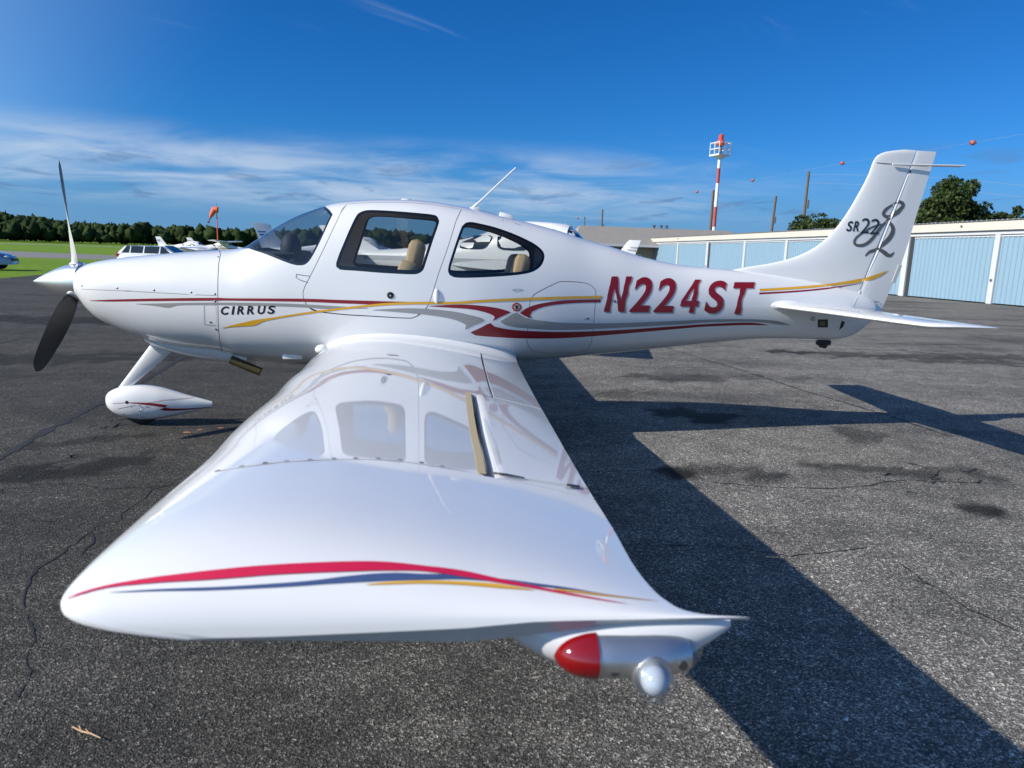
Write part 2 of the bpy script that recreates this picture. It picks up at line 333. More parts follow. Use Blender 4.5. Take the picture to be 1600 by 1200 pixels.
fW = pch([.41, .5, .65, .8, 1.2, 1.6, 2.2, 3.0, 3.6, 4.2, 4.8, 5.4, 6.0, 6.6, 7.2, 7.45, 7.56], [.19, .27, .345, .39, .475, .535, .60, .63, .61, .535, .425, .325, .24, .175, .12, .09, .04])
_zx = [.41, .8, 1.6, 2.2, 3.0, 3.6, 4.2, 4.8, 5.4, 6.0, 6.6, 7.2, 7.56]
fC = pch(_zx, [1.20, 1.19, 1.12, 1.10, 1.08, 1.08, 1.10, 1.12, 1.14, 1.16, 1.17, 1.16, 1.15])
fNU = pch(_zx, [2.0, 2.3, 2.3, 2.3, 2.4, 2.4, 2.3, 2.15, 2.05, 2, 2, 2, 2]); fNL = pch(_zx, [2.0, 2.3, 2.5, 2.6, 2.6, 2.5, 2.4, 2.3, 2.2, 2.1, 2.1, 2.1, 2])
def surf(x, v):
    x = np.asarray(x, float); v = np.asarray(v, float); s = np.sin(v); c = np.cos(v)
    zt, zb, w, zc = fT(x), fB(x), fW(x), fC(x); zc = np.minimum(np.maximum(zc, zb+.015), zt-.015)
    n = np.where(s >= 0, fNU(x), fNL(x))
    z = np.where(s >= 0, zc+(zt-zc)*np.abs(s)**(2/n), zc-(zc-zb)*np.abs(s)**(2/n))
    return np.stack([x, -np.sign(c)*w*np.abs(c)**(2/n), z], -1)
def snorm(x, v, e=.004):
    x = np.asarray(x, float); a = surf(np.minimum(x+e*2, 7.56), v)-surf(np.maximum(x-e*2, .41), v); b = surf(x, v+e*3)-surf(x, v-e*3)
    n = np.cross(a, b); n /= np.linalg.norm(n, axis=-1)[:, None]+1e-12
    ctr = np.stack([x, 0*x, fC(x)], -1); flip = np.sum(n*(surf(x, v)-ctr), -1) < 0; n[flip] *= -1
    return n
def xz2v(x, z, y):
    zt, zb, zc = float(fT(x)), float(fB(x)), float(fC(x)); zc = min(max(zc, zb+.015), zt-.015)
    if z >= zc: v = math.asin(min(1, max(0, (z-zc)/(zt-zc))**(float(fNU(x))/2)))
    else: v = -math.asin(min(1, max(0, (zc-z)/(zc-zb))**(float(fNL(x))/2)))
    return v if y <= 0 else pi-v
SV = .55
gx = np.concatenate([[.41, .416, .424, .435, .45, .47, .495, .525], np.arange(.56, 7.3, .04), [7.33, 7.37, 7.41, 7.45, 7.49, 7.53, 7.56]]); gv = np.linspace(-pi/2, 3*pi/2, 91)
GX, GV = np.meshgrid(gx, gv, indexing='ij'); P0 = surf(GX.ravel(), GV.ravel()); nv = len(gv)
BV0 = BVHTree.FromPolygons([tuple(p) for p in P0], [(i*nv+j, i*nv+j+1, (i+1)*nv+j+1, (i+1)*nv+j) for i in range(len(gx)-1) for j in range(nv-1)])
def smooth_closed(pts, step=4., closed=True):
    P = np.array(pts, float); out = []; n = len(P)
    for i in range(n if closed else n-1):
        g = (lambda k: P[k % n]) if closed else (lambda k: P[min(max(k, 0), n-1)])
        a, b, c, d = g(i-1), g(i), g(i+1), g(i+2); L = np.linalg.norm(c-b); m = max(1, int(L/step))
        for j in range(m):
            t = j/m; out.append(.5*((2*b)+(-a+c)*t+(2*a-5*b+4*c-d)*t*t+(-a+3*b-3*c+d)*t**3))
    if not closed: out.append(P[-1])
    return np.array(out)
def hit(px, py, bv):
    d = Vector(ray(px, py)).normalized(); return bv.ray_cast(Vector(CP), d)
def px2xv(pts):
    o = []
    for p in pts:
        h = hit(p[0], p[1], BV0)
        if h[0] is not None: o.append((h[0].x, xz2v(h[0].x, h[0].z, h[0].y)*SV))
    return np.array(o)
def inset(P, d):
    """shrink a closed 2D outline by d"""
    A = 0.5*np.sum(P[:, 0]*np.roll(P[:, 1], -1)-np.roll(P[:, 0], -1)*P[:, 1]); T = np.roll(P, -1, 0)-np.roll(P, 1, 0); T /= np.linalg.norm(T, axis=1)[:, None]+1e-12
    return P+np.stack([-T[:, 1], T[:, 0]], 1)*d*(1 if A > 0 else -1)
def inside(P, Q):
    x, y = Q[:, 0], Q[:, 1]; r = np.zeros(len(Q), bool); n = len(P)
    for i in range(n):
        (x1, y1), (x2, y2) = P[i], P[(i+1) % n]
        if y1 == y2: continue
        c = ((y1 > y) != (y2 > y)) & (x < (x2-x1)*(y-y1)/(y2-y1)+x1); r ^= c
    return r
def zz(l, ox, oy, s): return [(ox+a/s, oy+b/s) for a, b in l]
mir = lambda P: np.stack([P[:, 0], pi*SV-P[:, 1]], 1)[::-1]

dwin = px2xv(smooth_closed(zz([(173, 445), (172, 425), (190, 370), (215, 310), (250, 228), (285, 155), (305, 127), (340, 111), (385, 107), (500, 112), (650, 124), (745, 134), (775, 146), (786, 170), (778, 205), (745, 300), (705, 425), (690, 465), (660, 486), (610, 490), (450, 482), (300, 470), (195, 462)], 480, 300, 3.81)))
rwin = px2xv(smooth_closed(zz([(839, 475), (843, 435), (868, 355), (897, 268), (922, 203), (942, 184), (975, 178), (1030, 188), (1120, 210), (1220, 245), (1310, 285), (1370, 320), (1405, 355), (1413, 388), (1400, 428), (1370, 460), (1320, 482), (1220, 497), (1050, 508), (920, 511), (870, 506), (848, 494)], 480, 300, 3.81)))
bag = px2xv(smooth_closed(zz([(655, 960), (650, 1000), (662, 1045), (695, 1073), (760, 1085), (900, 1085), (1010, 1075), (1048, 1040), (1063, 980), (1076, 850), (1086, 720), (1078, 685), (1040, 655), (980, 642), (870, 638), (820, 655), (720, 705), (685, 735), (668, 790), (660, 880)], 660, 280, 4.)))
dl = px2xv(smooth_closed(zz([(690, 205), (650, 290), (560, 480), (500, 600), (462, 675), (452, 720), (462, 760), (490, 803), (540, 828), (700, 848), (900, 860), (1080, 870), (1150, 866), (1215, 822), (1250, 760), (1300, 600), (1360, 430), (1412, 262)], 360, 280, 4.), closed=False))
vt = 1.26*SV
def ext(a, b): t = (vt-a[1])/(a[1]-b[1]); return a+(a-b)*t
e0 = ext(dl[0], dl[4]); e1 = ext(dl[-1], dl[-5])
top = [e1+(e0-e1)*t for t in np.linspace(0, 1, 24)]
door = np.array(list(dl)+top)
w1 = px2xv(smooth_closed([(389, 388.2), (398, 391.5), (412, 396), (435, 405), (455, 412.4), (467, 414.7), (476, 413.5), (483, 408), (490, 397), (500, 377.5), (515, 345), (520, 335)], closed=False))
hs_ = [(1.748, pi/2*SV), (1.75, 1.3*SV)]; he = [(2.43, 1.36*SV), (2.42, pi/2*SV)]
half = np.array(hs_+list(w1)+he); wsh = np.array(list(half)+list(mir(half)[1:-1]))
cow = px2xv(smooth_closed([(345, 397), (342, 410), (340.5, 440), (340.5, 470), (341, 500), (343, 530), (346, 545)], closed=False))
cf = pch(np.r_[-pi/2*SV, np.sort(cow[:, 1])[::3], pi/2*SV][:], np.r_[1.53, cow[np.argsort(cow[:, 1]), 0][::3], 1.515])
cowl_line = lambda v: cf(np.where(v > pi/2*SV, pi*SV-v, v))

GAP = .0045
POLY = {'dwinL': dwin, 'rwinL': rwin, 'doorL': door, 'bag': bag, 'ws': wsh}
POLY['dwinR'] = mir(dwin); POLY['rwinR'] = mir(rwin); POLY['doorR'] = mir(door)
for k, d in (('dwinL', .021), ('rwinL', .019), ('ws', .018), ('dwinR', .021), ('rwinR', .019)): POLY[k+'_i'] = inset(POLY[k], d)
for k in ('doorL', 'doorR', 'bag'): POLY[k+'_i'] = inset(POLY[k], GAP)
cv = np.linspace(-pi/2*SV, 3*pi/2*SV, 120); C1 = np.stack([cowl_line(cv)-GAP*.6, cv], 1); C2 = np.stack([cowl_line(cv)+GAP*.6, cv], 1)
V = []; Ed = []
for P in POLY.values(): k = len(V); n = len(P); V += list(map(tuple, P)); Ed += [(k+i, k+(i+1) % n) for i in range(n)]
for P in (C1, C2): k = len(V); V += list(map(tuple, P)); Ed += [(k+i, k+i+1) for i in range(len(P)-1)]
K = np.array(V); grid = np.stack([GX.ravel(), GV.ravel()*SV], 1)
keep = np.ones(len(grid), bool)
for i0 in range(0, len(K), 200):
    D = ((grid[:, None, :]-K[None, i0:i0+200, :])**2).sum(-1).min(1); keep &= D > .011**2
V += list(map(tuple, grid[keep]))
res = delaunay_2d_cdt([Vector(v) for v in V], Ed, [], 0, 1e-6)
VV = np.array([tuple(v) for v in res[0]]); TR = np.array([t for t in res[2] if len(t) == 3]); CT = VV[TR].mean(1)
IN = {k: inside(P, CT) for k, P in POLY.items()}
isw = IN['dwinL'] | IN['rwinL'] | IN['ws'] | IN['dwinR'] | IN['rwinR']
cx_ = cowl_line(CT[:, 1]); cowlm = CT[:, 0] < cx_-GAP*.55; cgap = ~cowlm & (CT[:, 0] < cx_+GAP*.55)
gaps = cgap | ((IN['doorL'] & ~IN['doorL_i']) | (IN['doorR'] & ~IN['doorR_i']) | (IN['bag'] & ~IN['bag_i']))
sx, sv_ = VV[:, 0], VV[:, 1]/SV; PP = surf(sx, sv_); NN = snorm(sx, sv_)
def region(name, mask, m, par=None, off=0., flip=False):
    T = TR[mask]; u, inv_ = np.unique(T, return_inverse=True); T = inv_.reshape(T.shape); n = NN[u]; p = PP[u]+n*off
    fn = np.cross(p[T[:, 1]]-p[T[:, 0]], p[T[:, 2]]-p[T[:, 0]]); s = np.sum(fn*n[T[:, 0]], 1) < 0; T[s] = T[s][:, ::-1]
    if flip: T = T[:, ::-1]; n = -n
    return part(name, p, T, m, par, normals=n)
solid = ~isw & ~gaps
fus = region('fuselage', solid & ~cowlm & ~IN['doorL'] & ~IN['doorR'] & ~IN['bag'], WHITE)
cowl = region('cowling', solid & cowlm, WHITE)
bagd = region('baggage_door', solid & IN['bag_i'], WHITE)
liner = region('cabin_liner', ~isw & (CT[:, 0] > 1.40) & (CT[:, 0] < 5.3), LINER, off=-.016)
for sd_ in 'LR':
    dr = region('cabin_door', solid & IN['door'+sd_+'_i'], WHITE)
    gl = region('door_window', IN['dwin'+sd_], GLASS, dr, off=-.001); region('window_seal', IN['dwin'+sd_] & ~IN['dwin'+sd_+'_i'], TRIM, dr, off=-.006)
    rw_ = region('rear_window', IN['rwin'+sd_], GLASS, off=-.001); region('window_seal', IN['rwin'+sd_] & ~IN['rwin'+sd_+'_i'], TRIM, rw_, off=-.006)
    if sd_ == 'L': doorL = dr
ws_ = region('windshield', IN['ws'], WSGLASS, off=-.001); region('window_seal', IN['ws'] & ~IN['ws_i'], TRIM, ws_, off=-.006)
# cowl front face with two air inlets, tail end cap
b = MB(); ring = surf(np.full(60, .41), np.linspace(0, 2*pi, 60, endpoint=False)); inner = [(.405, .155*cos(t)*-1, 1.222+.155*sin(t)) for t in np.linspace(0, 2*pi, 60, endpoint=False)]
b.loft([ring, inner], cap=False); bpart(b, 'cowl_front', WHITE, cowl)
b = MB(); b.add(surf(np.full(40, 7.56), np.linspace(0, 2*pi, 40, endpoint=False)), [tuple(range(40))]); bpart(b, 'tail_cap', WHITE, fus)

# ---- spinner and propeller
HUB = Vector((.405, 0, 1.222)); b = MB(); rings = []
for t in np.linspace(0, 1, 22):
    x = .004+t*.402; r = .170*math.sin(t*pi/2*.86)**.93/math.sin(pi/2*.86)**.93 if t > 0 else .002
    rings.append([(x, r*cos(a), HUB.z+r*sin(a)) for a in np.linspace(0, 2*pi, 48, endpoint=False)])
rings.append([(.412, .15*cos(a), HUB.z+.15*sin(a)) for a in np.linspace(0, 2*pi, 48, endpoint=False)])
b.loft(rings); bpart(b, 'spinner', POL, sharp=60)
def blade(phase):
    rs = np.linspace(.12, .985, 26); ch = pch([.12, .2, .35, .55, .75, .9, .96, .985], [.075, .105, .15, .165, .15, .115, .075, .02]); be = pch([.12, .3, .5, .75, 1.], [48, 36, 25.5, 18, 14]); th = pch([.12, .25, .5, 1.], [.07, .028, .017, .007])
    R = Matrix.Rotation(radians(phase), 3, 'X'); b = MB(); rings = []; m = 10
    for r in rs:
        c, bt, t = float(ch(r)), radians(float(be(r))), float(th(r)); cd = Vector((-sin(bt), cos(bt), 0)); n = Vector((cos(bt), sin(bt), 0)); sw = -.03*r*r
        U = [c*(k/m-.5) for k in range(m+1)]; pr = lambda k: t*math.sqrt(max(0, (k/m)))*(1-k/m)**.8*1.4
        back = [cd*-(u+sw)+n*pr(k)*.25 for k, u in enumerate(U)]; front = [cd*-(u+sw)-n*pr(k)*.9 for k, u in enumerate(U)][1:-1][::-1]
        rings.append([HUB+Vector((-.035, 0, 0))+R @ (p+Vector((0, 0, r))) for p in back+front])
    n = len(rings[0]); vs = [p for r in rings for p in r]; fs = []; mi = []
    for i in range(len(rings)-1):
        for k in range(n): fs.append((i*n+k, i*n+(k+1) % n, (i+1)*n+(k+1) % n, (i+1)*n+k)); mi.append(0 if k < m else 1)
    fs.append(tuple(range((len(rings)-1)*n, len(rings)*n))); mi.append(0)
    b.add(vs, fs); b.m = mi
    pb = bpart(b, 'propeller_blade', [BLK, LBL], sharp=40)
    b = MB(); b.tube([HUB+Vector((-.035, 0, 0))+R @ Vector((0, 0, q)) for q in (.10, .165, .172)], [.05, .05, .04], 16); bpart(b, 'blade_collar', LBL, pb)
for k in range(3): blade(11.3+120*k)

# ---- wings
xLE = pch([.35, .62, 1.6, 2.44, 2.85, 3.5, 3.87, 4.3, 4.58, 4.68, 5.03, 5.25, 5.33, 5.39, 5.42, 5.44, 5.452, 5.459, 5.463], [2.42, 2.47, 2.529, 2.612, 2.634, 2.700, 2.721, 2.757, 2.790, 2.798, 2.818, 2.833, 2.836, 2.838, 2.842, 2.853, 2.876, 2.922, 3.028])
xTE = pch([.35, .62, 2.73, 3.73, 4.7, 5.04, 5.3, 5.37, 5.41, 5.43, 5.445, 5.455, 5.463], [4.05, 4.03, 3.88, 3.817, 3.757, 3.740, 3.724, 3.727, 3.736, 3.744, 3.76, 3.786, 3.845])
fZE = pch([2.80, 2.86, 2.98, 3.16, 3.40, 3.52, 3.65, 3.75, 3.86], [1.058, 1.045, 1.029, 1.021, 1.024, 1.033, 1.039, 1.040, 1.039])
def wsec(a, c):
    """upper and lower z at span a, chord fraction c"""
    l, t = float(xLE(a)), float(xTE(a)); ch = (t-l) if a < 5.3 else (float(xTE(5.3))-float(xLE(5.3)))
    zl = .742+.07*(a-.62); zt_ = .70+.07*(a-.62); tc = .155-.03*(a-.62)/4.8
    yt = tc/.2*(.2969*np.sqrt(c)-.126*c-.3516*c**2+.2843*c**3-.1015*c**4); cam_ = .02*np.where(c < .4, (2*.4*c-c*c)/.16, (1-.8+.8*c-c*c)/.36)
    zb = zl+(zt_-zl)*c; up = zb+ch*(cam_+yt)+.0015; lo = zb+ch*(cam_-yt*.95)-.0015
    if a > 5.10: k = math.sqrt(max(0, 1-((a-5.10)/.362)**2.8)); ze = fZE(l+(t-l)*c); e = (.0015+.0075*np.sin(np.pi*np.clip((c-.02)/.95, 0, 1))**.5*(1-sstep(.55, .82, c)))*(1-k)**.5; up = ze*(1-k)+up*k+e; lo = ze*(1-k)+lo*k-e*1.4
    if a < .80: q = ((.80-a)/.25)**2*.05; up = up+q*np.sin(np.pi*np.clip(c, 0, 1))**.6+q*.3; lo = lo-q*.5
    return l+(t-l)*c, up, lo
CG = np.concatenate([.715*(1-np.cos(np.linspace(0, pi/2, 22)))**1.15, [.735, .77, .805, .82, .85, .89, .93, .97, 1.]])
def wing(sgn):
    vs = []; fs = []; idx = {}
    def vid(p):
        k = (round(p[0], 5), round(p[1], 5), round(p[2], 5))
        if k not in idx: idx[k] = len(vs); vs.append(p)
        return idx[k]
    def row(a, cut):
        c = CG[CG <= cut+1e-9]; x, u, l = wsec(a, c); return [vid((x[i], sgn*a, u[i])) for i in range(len(c))], [vid((x[i], sgn*(a-max(0, a-5.40)*.45*math.sin(pi*min(1, c[i]*2.1))), l[i])) for i in range(len(c))]
    def span(A, cut):
        R = [row(a, cut) for a in A]
        for (u0, l0), (u1, l1) in zip(R[:-1], R[1:]):
            for i in range(len(u0)-1): fs.append((u0[i], u0[i+1], u1[i+1], u1[i])); fs.append((l0[i+1], l0[i], l1[i], l1[i+1]))
            fs.append((u0[-1], l0[-1], l1[-1], u1[-1])); fs.append((l0[0], u0[0], u1[0], l1[0]))
        return R[0], R[-1]
    def wall(a, cut): (u, l) = row(a, 1.); n = int((CG <= cut+1e-9).sum())-1; fs.append(tuple(u[n:]+l[n:][::-1]))
    span([.35, .45, .52, .58, .62, .66, .70, .74], 1.); wall(.74, .805)
    span([.74, .8, .95, 1.2, 1.6, 2., 2.44, 2.85, 3.1, 3.32], .805); fs.append(tuple((lambda u, l: u[21:24]+l[21:24][::-1])(*row(3.32, .805))))
    span([3.32, 3.5, 3.7, 3.87, 4.1, 4.3, 4.45, 4.53, 4.58, 4.63, 4.68, 4.75, 4.81], .715); wall(4.81, .715)
    s0, s1 = span([4.81, 4.86, 4.95, 5.03, 5.10, 5.16, 5.22, 5.27, 5.31, 5.34, 5.365, 5.385, 5.40, 5.413, 5.425, 5.435, 5.443, 5.449, 5.454, 5.457, 5.459, 5.461, 5.463], 1.); fs.append(tuple(s1[0]+s1[1][::-1]))
    fs[:] = [f for f in ([k for i, k in enumerate(f) if k not in f[:i]] for f in fs) if len(f) > 2]
    b = MB(); b.add(vs, fs); w = bpart(b, 'wing', WHITE, sharp=40)
    def surface(name, A, c0, dz=0.):
        b = MB(); rings = []; rr = .006 if c0 > .8 else .018; cs = np.concatenate([[c0+rr], np.linspace(c0+.04, 1., 9)])
        for a in A:
            x, u, l = wsec(a, cs); x0, u0, l0 = wsec(a, np.array([c0, c0+rr*.3]))
            m = (u[0]+l[0])/2; h = (u[0]-l[0])/2
            rings.append([(x[i], sgn*a, u[i]) for i in range(len(cs))][::-1]+[(x0[1], sgn*a, m+h*.75), (x0[0], sgn*a, m+h*.25), (x0[0], sgn*a, m-h*.25), (x0[1], sgn*a, m-h*.75)]+[(x[i], sgn*a, l[i]) for i in range(len(cs))])
        b.loft(rings); return bpart(b, name, WHITE, w, sharp=50)
    fl = surface('flap', [.745, 1.2, 2., 2.85, 3.31], .8085); al = surface('aileron', [3.332, 3.7, 4.2, 4.6, 4.80], .735)
    # beige hinge seal and black end plugs of the aileron
    st = []; A = np.linspace(3.33, 4.80, 20)
    for a in A: x, u, l = wsec(a, np.array([.701, .7225])); st.append([(x[0], sgn*a, u[0]+.0025), (x[1], sgn*a, u[1]+.0025)])
    part('hinge_seal', [p for s in st for p in s], [(2*i, 2*i+1, 2*i+3, 2*i+2) for i in range(19)], BEIGE, w)
    return w, fl, al
wL, flL, alL = wing(-1); wR, flR, alR = wing(1)

# ---- fin, rudder, tailplane
fLE = pch([1.15, 1.40, 1.50, 1.562, 1.618, 1.687, 1.779, 1.887, 2.017, 2.211, 2.413, 2.515, 2.568, 2.606, 2.632], [5.85, 5.95, 6.08, 6.40, 6.619, 6.78, 6.913, 7.013, 7.104, 7.205, 7.292, 7.318, 7.352, 7.435, 7.60])
fTE = pch([1.05, 1.205, 1.417, 1.598, 2.078, 2.622], [7.535, 7.589, 7.66, 7.718, 7.812, 7.922]); fHG = pch([1.05, 1.197, 2.429, 2.632], [7.235, 7.281, 7.666, 7.73])
fTK = pch([1.15, 1.5, 1.62, 1.8, 2.1, 2.5, 2.6, 2.632], [.10, .085, .075, .066, .055, .044, .035, .006])
def fin():
    zs = [1.15, 1.28, 1.40, 1.46, 1.50, 1.53, 1.562, 1.59, 1.618, 1.65, 1.687, 1.73, 1.779, 1.83, 1.887, 1.95, 2.017, 2.11, 2.211, 2.31, 2.413, 2.475, 2.515, 2.545, 2.568, 2.59, 2.606, 2.62, 2.632]
    cs = (1-np.cos(np.linspace(0, pi/2, 20)))**1.1
    def prof(c): return 2.6*(.2969*np.sqrt(c)-.126*c-.3516*c**2+.2843*c**3-.1036*c**4)*1.3
    b = MB(); rings = []
    for z in zs:
        l, t, h, k = float(fLE(z)), float(fTE(z)), float(fHG(z)), float(fTK(z)); cc = cs*((h-.008-l)/(t-l)); y = k*prof(cc*.72/(cc.max()))*.98
        x = l+(t-l)*cc; rings.append([(x[i], -y[i], z) for i in range(20)][::-1]+[(x[i], y[i], z) for i in range(1, 20)])
    b.loft(rings); f = bpart(b, 'tail_fin', WHITE, sharp=50)
    b = MB(); rings = []
    for z in [1.13, 1.2, 1.3, 1.417, 1.598, 1.8, 2.078, 2.3, 2.52, 2.60, 2.628]:
        t, h, k = float(fTE(z)), float(fHG(z)), float(fTK(z)); y0 = k*prof(np.array([.72]))[0]*.97; u = np.array([0, .05, .15, .4, .7, 1.]); y = y0*np.array([.55, .85, .96, .7, .36, .03]); x = h+.002+(t-h-.002)*u
        rings.append([(x[i], -y[i], z) for i in range(6)][::-1]+[(x[i], y[i], z) for i in range(6)])
    b.loft(rings); r = bpart(b, 'rudder', WHITE, sharp=50)
    b = MB(); b.box((7.685, 0, 1.51), (.035, .012, .17), Matrix.Rotation(radians(16), 3, 'Y')); bpart(b, 'trim_tab', mat('tab_grey', (.45, .46, .48), .4), r)
    return f, r
finO, rudO = fin()
def tailplane(sgn):
    lx = pch([.03, .15, .3, 1.0, 1.75, 1.93, 1.97], [6.38, 6.41, 6.44, 6.535, 6.625, 6.68, 6.80]); tx_ = pch([.03, .15, 1.75, 1.93, 1.97], [7.20, 7.20, 7.17, 7.165, 7.15]); zz_ = 1.188
    def sec(a, cs): l, t = float(lx(a)), float(tx_(a)); ch = t-l; k = 1. if a < 1.9 else math.sqrt(max(.02, 1-((a-1.9)/.071)**2)); yt = .095/.2*(.2969*np.sqrt(cs)-.126*cs-.3516*cs**2+.2843*cs**3-.1036*cs**4)*ch*k; return l+ch*cs, yt
    b = MB(); rings = []; cs = .60*(1-np.cos(np.linspace(0, pi/2, 14)))**1.1
    for a in [.03, .15, .3, .7, 1.2, 1.60]: x, y = sec(a, cs); rings.append([(x[i], sgn*a, zz_+y[i]) for i in range(14)][::-1]+[(x[i], sgn*a, zz_-y[i]) for i in range(1, 14)])
    b.loft(rings); s = bpart(b, 'tailplane', WHITE, sharp=50)
    b = MB(); rings = []; cs = np.array([.615, .63, .66, .75, .85, .95, 1.])
    for a in [.10, .3, .7, 1.2, 1.60]: x, y = sec(a, cs); y = y*np.array([.5, .85, 1, 1, 1, 1, 1.]); rings.append([(x[i], sgn*a, zz_+y[i]) for i in range(7)][::-1]+[(x[i], sgn*a, zz_-y[i]) for i in range(7)])
    b.loft(rings); cs = (1-np.cos(np.linspace(0, pi/2, 16)))**1.1; rings = []
    for a in [1.606, 1.7, 1.80, 1.87, 1.90, 1.93, 1.95, 1.962, 1.97]: x, y = sec(a, cs); rings.append([(x[i], sgn*a, zz_+y[i]) for i in range(16)][::-1]+[(x[i], sgn*a, zz_-y[i]) for i in range(1, 16)])
    b.loft(rings); bpart(b, 'elevator', WHITE, s, sharp=50)
    b = MB()
    for a in (1.2, 1.5, 1.8): b.tube([(7.15, sgn*a, zz_), (7.27, sgn*a, zz_)], .003, 5)
    return s
tpL = tailplane(-1); tpR = tailplane(1)
# root fairing where the tailplane meets the fuselage
b = MB(); b.sphere((6.52, -.155, 1.19), (.20, .06, .055), 24, 12); bpart(b, 'tailplane_fairing', WHITE)

# ---- landing gear
def pant(cx, cy, L, par_name, kx=1.):
    prof = [(0, .0, .0), (.015, .05, -.035), (.05, .085, -.075), (.12, .115, -.115), (.22, .135, -.145), (.34, .142, -.158), (.48, .128, -.15), (.62, .095, -.125), (.78, .052, -.09), (.92, .02, -.06), (1., .0, -.045)]
    wd = pch([0, .03, .12, .3, .5, .75, 1.], [.008, .06, .105, .125, .115, .07, .018]); up = pch([p[0] for p in prof], [p[1] for p in prof]); lo = pch([p[0] for p in prof], [p[2] for p in prof])
    b = MB(); rings = []
    for t in np.r_[0, .006, .018, .035, np.linspace(.06, 1, 30)]:
        a, e, w = float(up(t))+.004, float(lo(t))-.004, float(wd(t)); m, h = (a+e)/2, (a-e)/2
        rings.append([(cx+t*L, cy+w*np.sign(cos(q))*abs(cos(q))**.85, .205+m+h*np.sign(sin(q))*abs(sin(q))**.85) for q in np.linspace(0, 2*pi, 28, endpoint=False)])
    b.loft(rings); o = bpart(b, par_name, WHITE, sharp=50)
    b = MB(); R_ = .168; n = 28; rings = []
    for q in np.linspace(0, 2*pi, 12, endpoint=False): rings.append([(cx+.33*L+(R_-.05+.05*cos(q))*cos(t), cy+.065*sin(q), R_+.001+(R_-.05+.05*cos(q))*sin(t)) for t in np.linspace(0, 2*pi, n, endpoint=False)])
    b.loft(rings+[rings[0]], cap=False); bpart(b, 'tyre', RUB, o, sharp=0)
    return o
nose_pant = pant(.515, 0, .895, 'nose_wheel_fairing')
b = MB(); rings = []
for t in np.linspace(0, 1, 12):
    le = Vector((.985-.40*t, 0, .80-.53*t)); w = .21-.15*t; th = .026-.006*t
    rings.append([(le.x+w*(.5-.5*cos(q)), th*sin(q)*(1-.5*(.5-.5*cos(q))), le.z+.0*q-(.5-.5*cos(q))*w*.28) for q in np.linspace(0, 2*pi, 20, endpoint=False)])
b.loft(rings); bpart(b, 'nose_gear_leg', WHITE, sharp=60)
for s in (-1, 1):
    pant(2.98, s*1.62, .92, 'main_wheel_fairing'); b = MB(); rings = []
    for t in np.linspace(0, 1, 12):
        c = Vector((3.30, s*(.62+1.0*t), .66-.42*t**1.3)); w = .16-.07*t; rings.append([(c.x+w/2*cos(q), c.y, c.z+.022*sin(q)) for q in np.linspace(0, 2*pi, 16, endpoint=False)])
    b.loft(rings); bpart(b, 'main_gear_leg', WHITE, sharp=60)
# belly tunnel behind the nose leg, exhaust, tail tie-down
b = MB(); rings = []
for t in np.linspace(0, 1, 14):
    x = .95+.84*t; h = .01+.075*math.sin(pi*min(1, t*.62+.05)); w = .10+.08*t
    rings.append([(x, w*cos(q)-.12, float(fB(x))+.06+(-h-.045)*abs(sin(q))**.8*(1 if sin(q) < 0 else -.2)) for q in np.linspace(0, 2*pi, 24, endpoint=False)])
b.loft(rings); bpart(b, 'belly_tunnel', WHITE, cowl, sharp=50)
e0 = aty(378, 569, -.30); e1 = aty(407, 581, -.30); b = MB(); b.tube([e0-(e1-e0)*.6, e1], .036, 16, cap=False); b.tube([e1, e0], .030, 16); bpart(b, 'exhaust_pipe', EXH)
b = MB(); b.box((7.02, -.02, .845), (.14, .05, .05), bev=.015); b.tube([(7.02, -.05, .82), (7.02, .02, .82)], .028, 12); bpart(b, 'tie_down_ring', BLK)

# ---- cabin
b = MB(); b.box((3.0, 0, .78), (2.1, .62, .04)); bpart(b, 'cabin_floor', DARKIN)
b = MB(); b.add([(4.28, y_*.97, z_) for _, y_, z_ in surf(np.full(40, 4.28), np.linspace(0, 2*pi, 40, endpoint=False))], [tuple(range(40))]); bpart(b, 'cabin_bulkhead', LINER)
def seat(x, y, z, ht, m):
    b = MB(); Ry = Matrix.Rotation(radians(12), 3, 'Y')
    b.box((x, y, z+ht/2), (.16, .44, ht), Ry, bev=.055); s = bpart(b, 'seat', m)
    b = MB(); b.box((x+.09, y, z+ht+.03), (.13, .30, .28), Ry, bev=.055); bpart(b, 'headrest', m, s)
    b = MB(); b.box((x-.25, y, z+.02), (.48, .46, .14), bev=.05); bpart(b, 'seat_cushion', m, s)
for y_ in (-.29, .29): seat(3.09, y_, .98, .52, LEATH); seat(3.98, y_*.86, .95, .46, LEATH)
b = MB(); rings = []
for t in np.linspace(0, 1, 8):
    x = 1.86+.36*t; w = float(fW(x))*(.72); zt_ = min(1.50, float(fT(x))-.14)+.02*t
    rings.append([(x, w*cos(q), zt_+.03*sin(q) if sin(q) > 0 else zt_-.10*abs(sin(q))) for q in np.linspace(0, 2*pi, 24, endpoint=False)])
b.loft(rings); b.box((2.24, 0, 1.30), (.06, .95, .36), Matrix.Rotation(radians(-10), 3, 'Y'), bev=.02); bpart(b, 'instrument_panel', DARKIN)
for y_ in (-.28,): b = MB(); b.sphere((2.17, y_, 1.56), (.085, .12, .13), 16, 10); b.tube([(2.2, y_, 1.35), (2.16, y_, 1.5)], .03, 8); bpart(b, 'panel_hood', DARKIN)

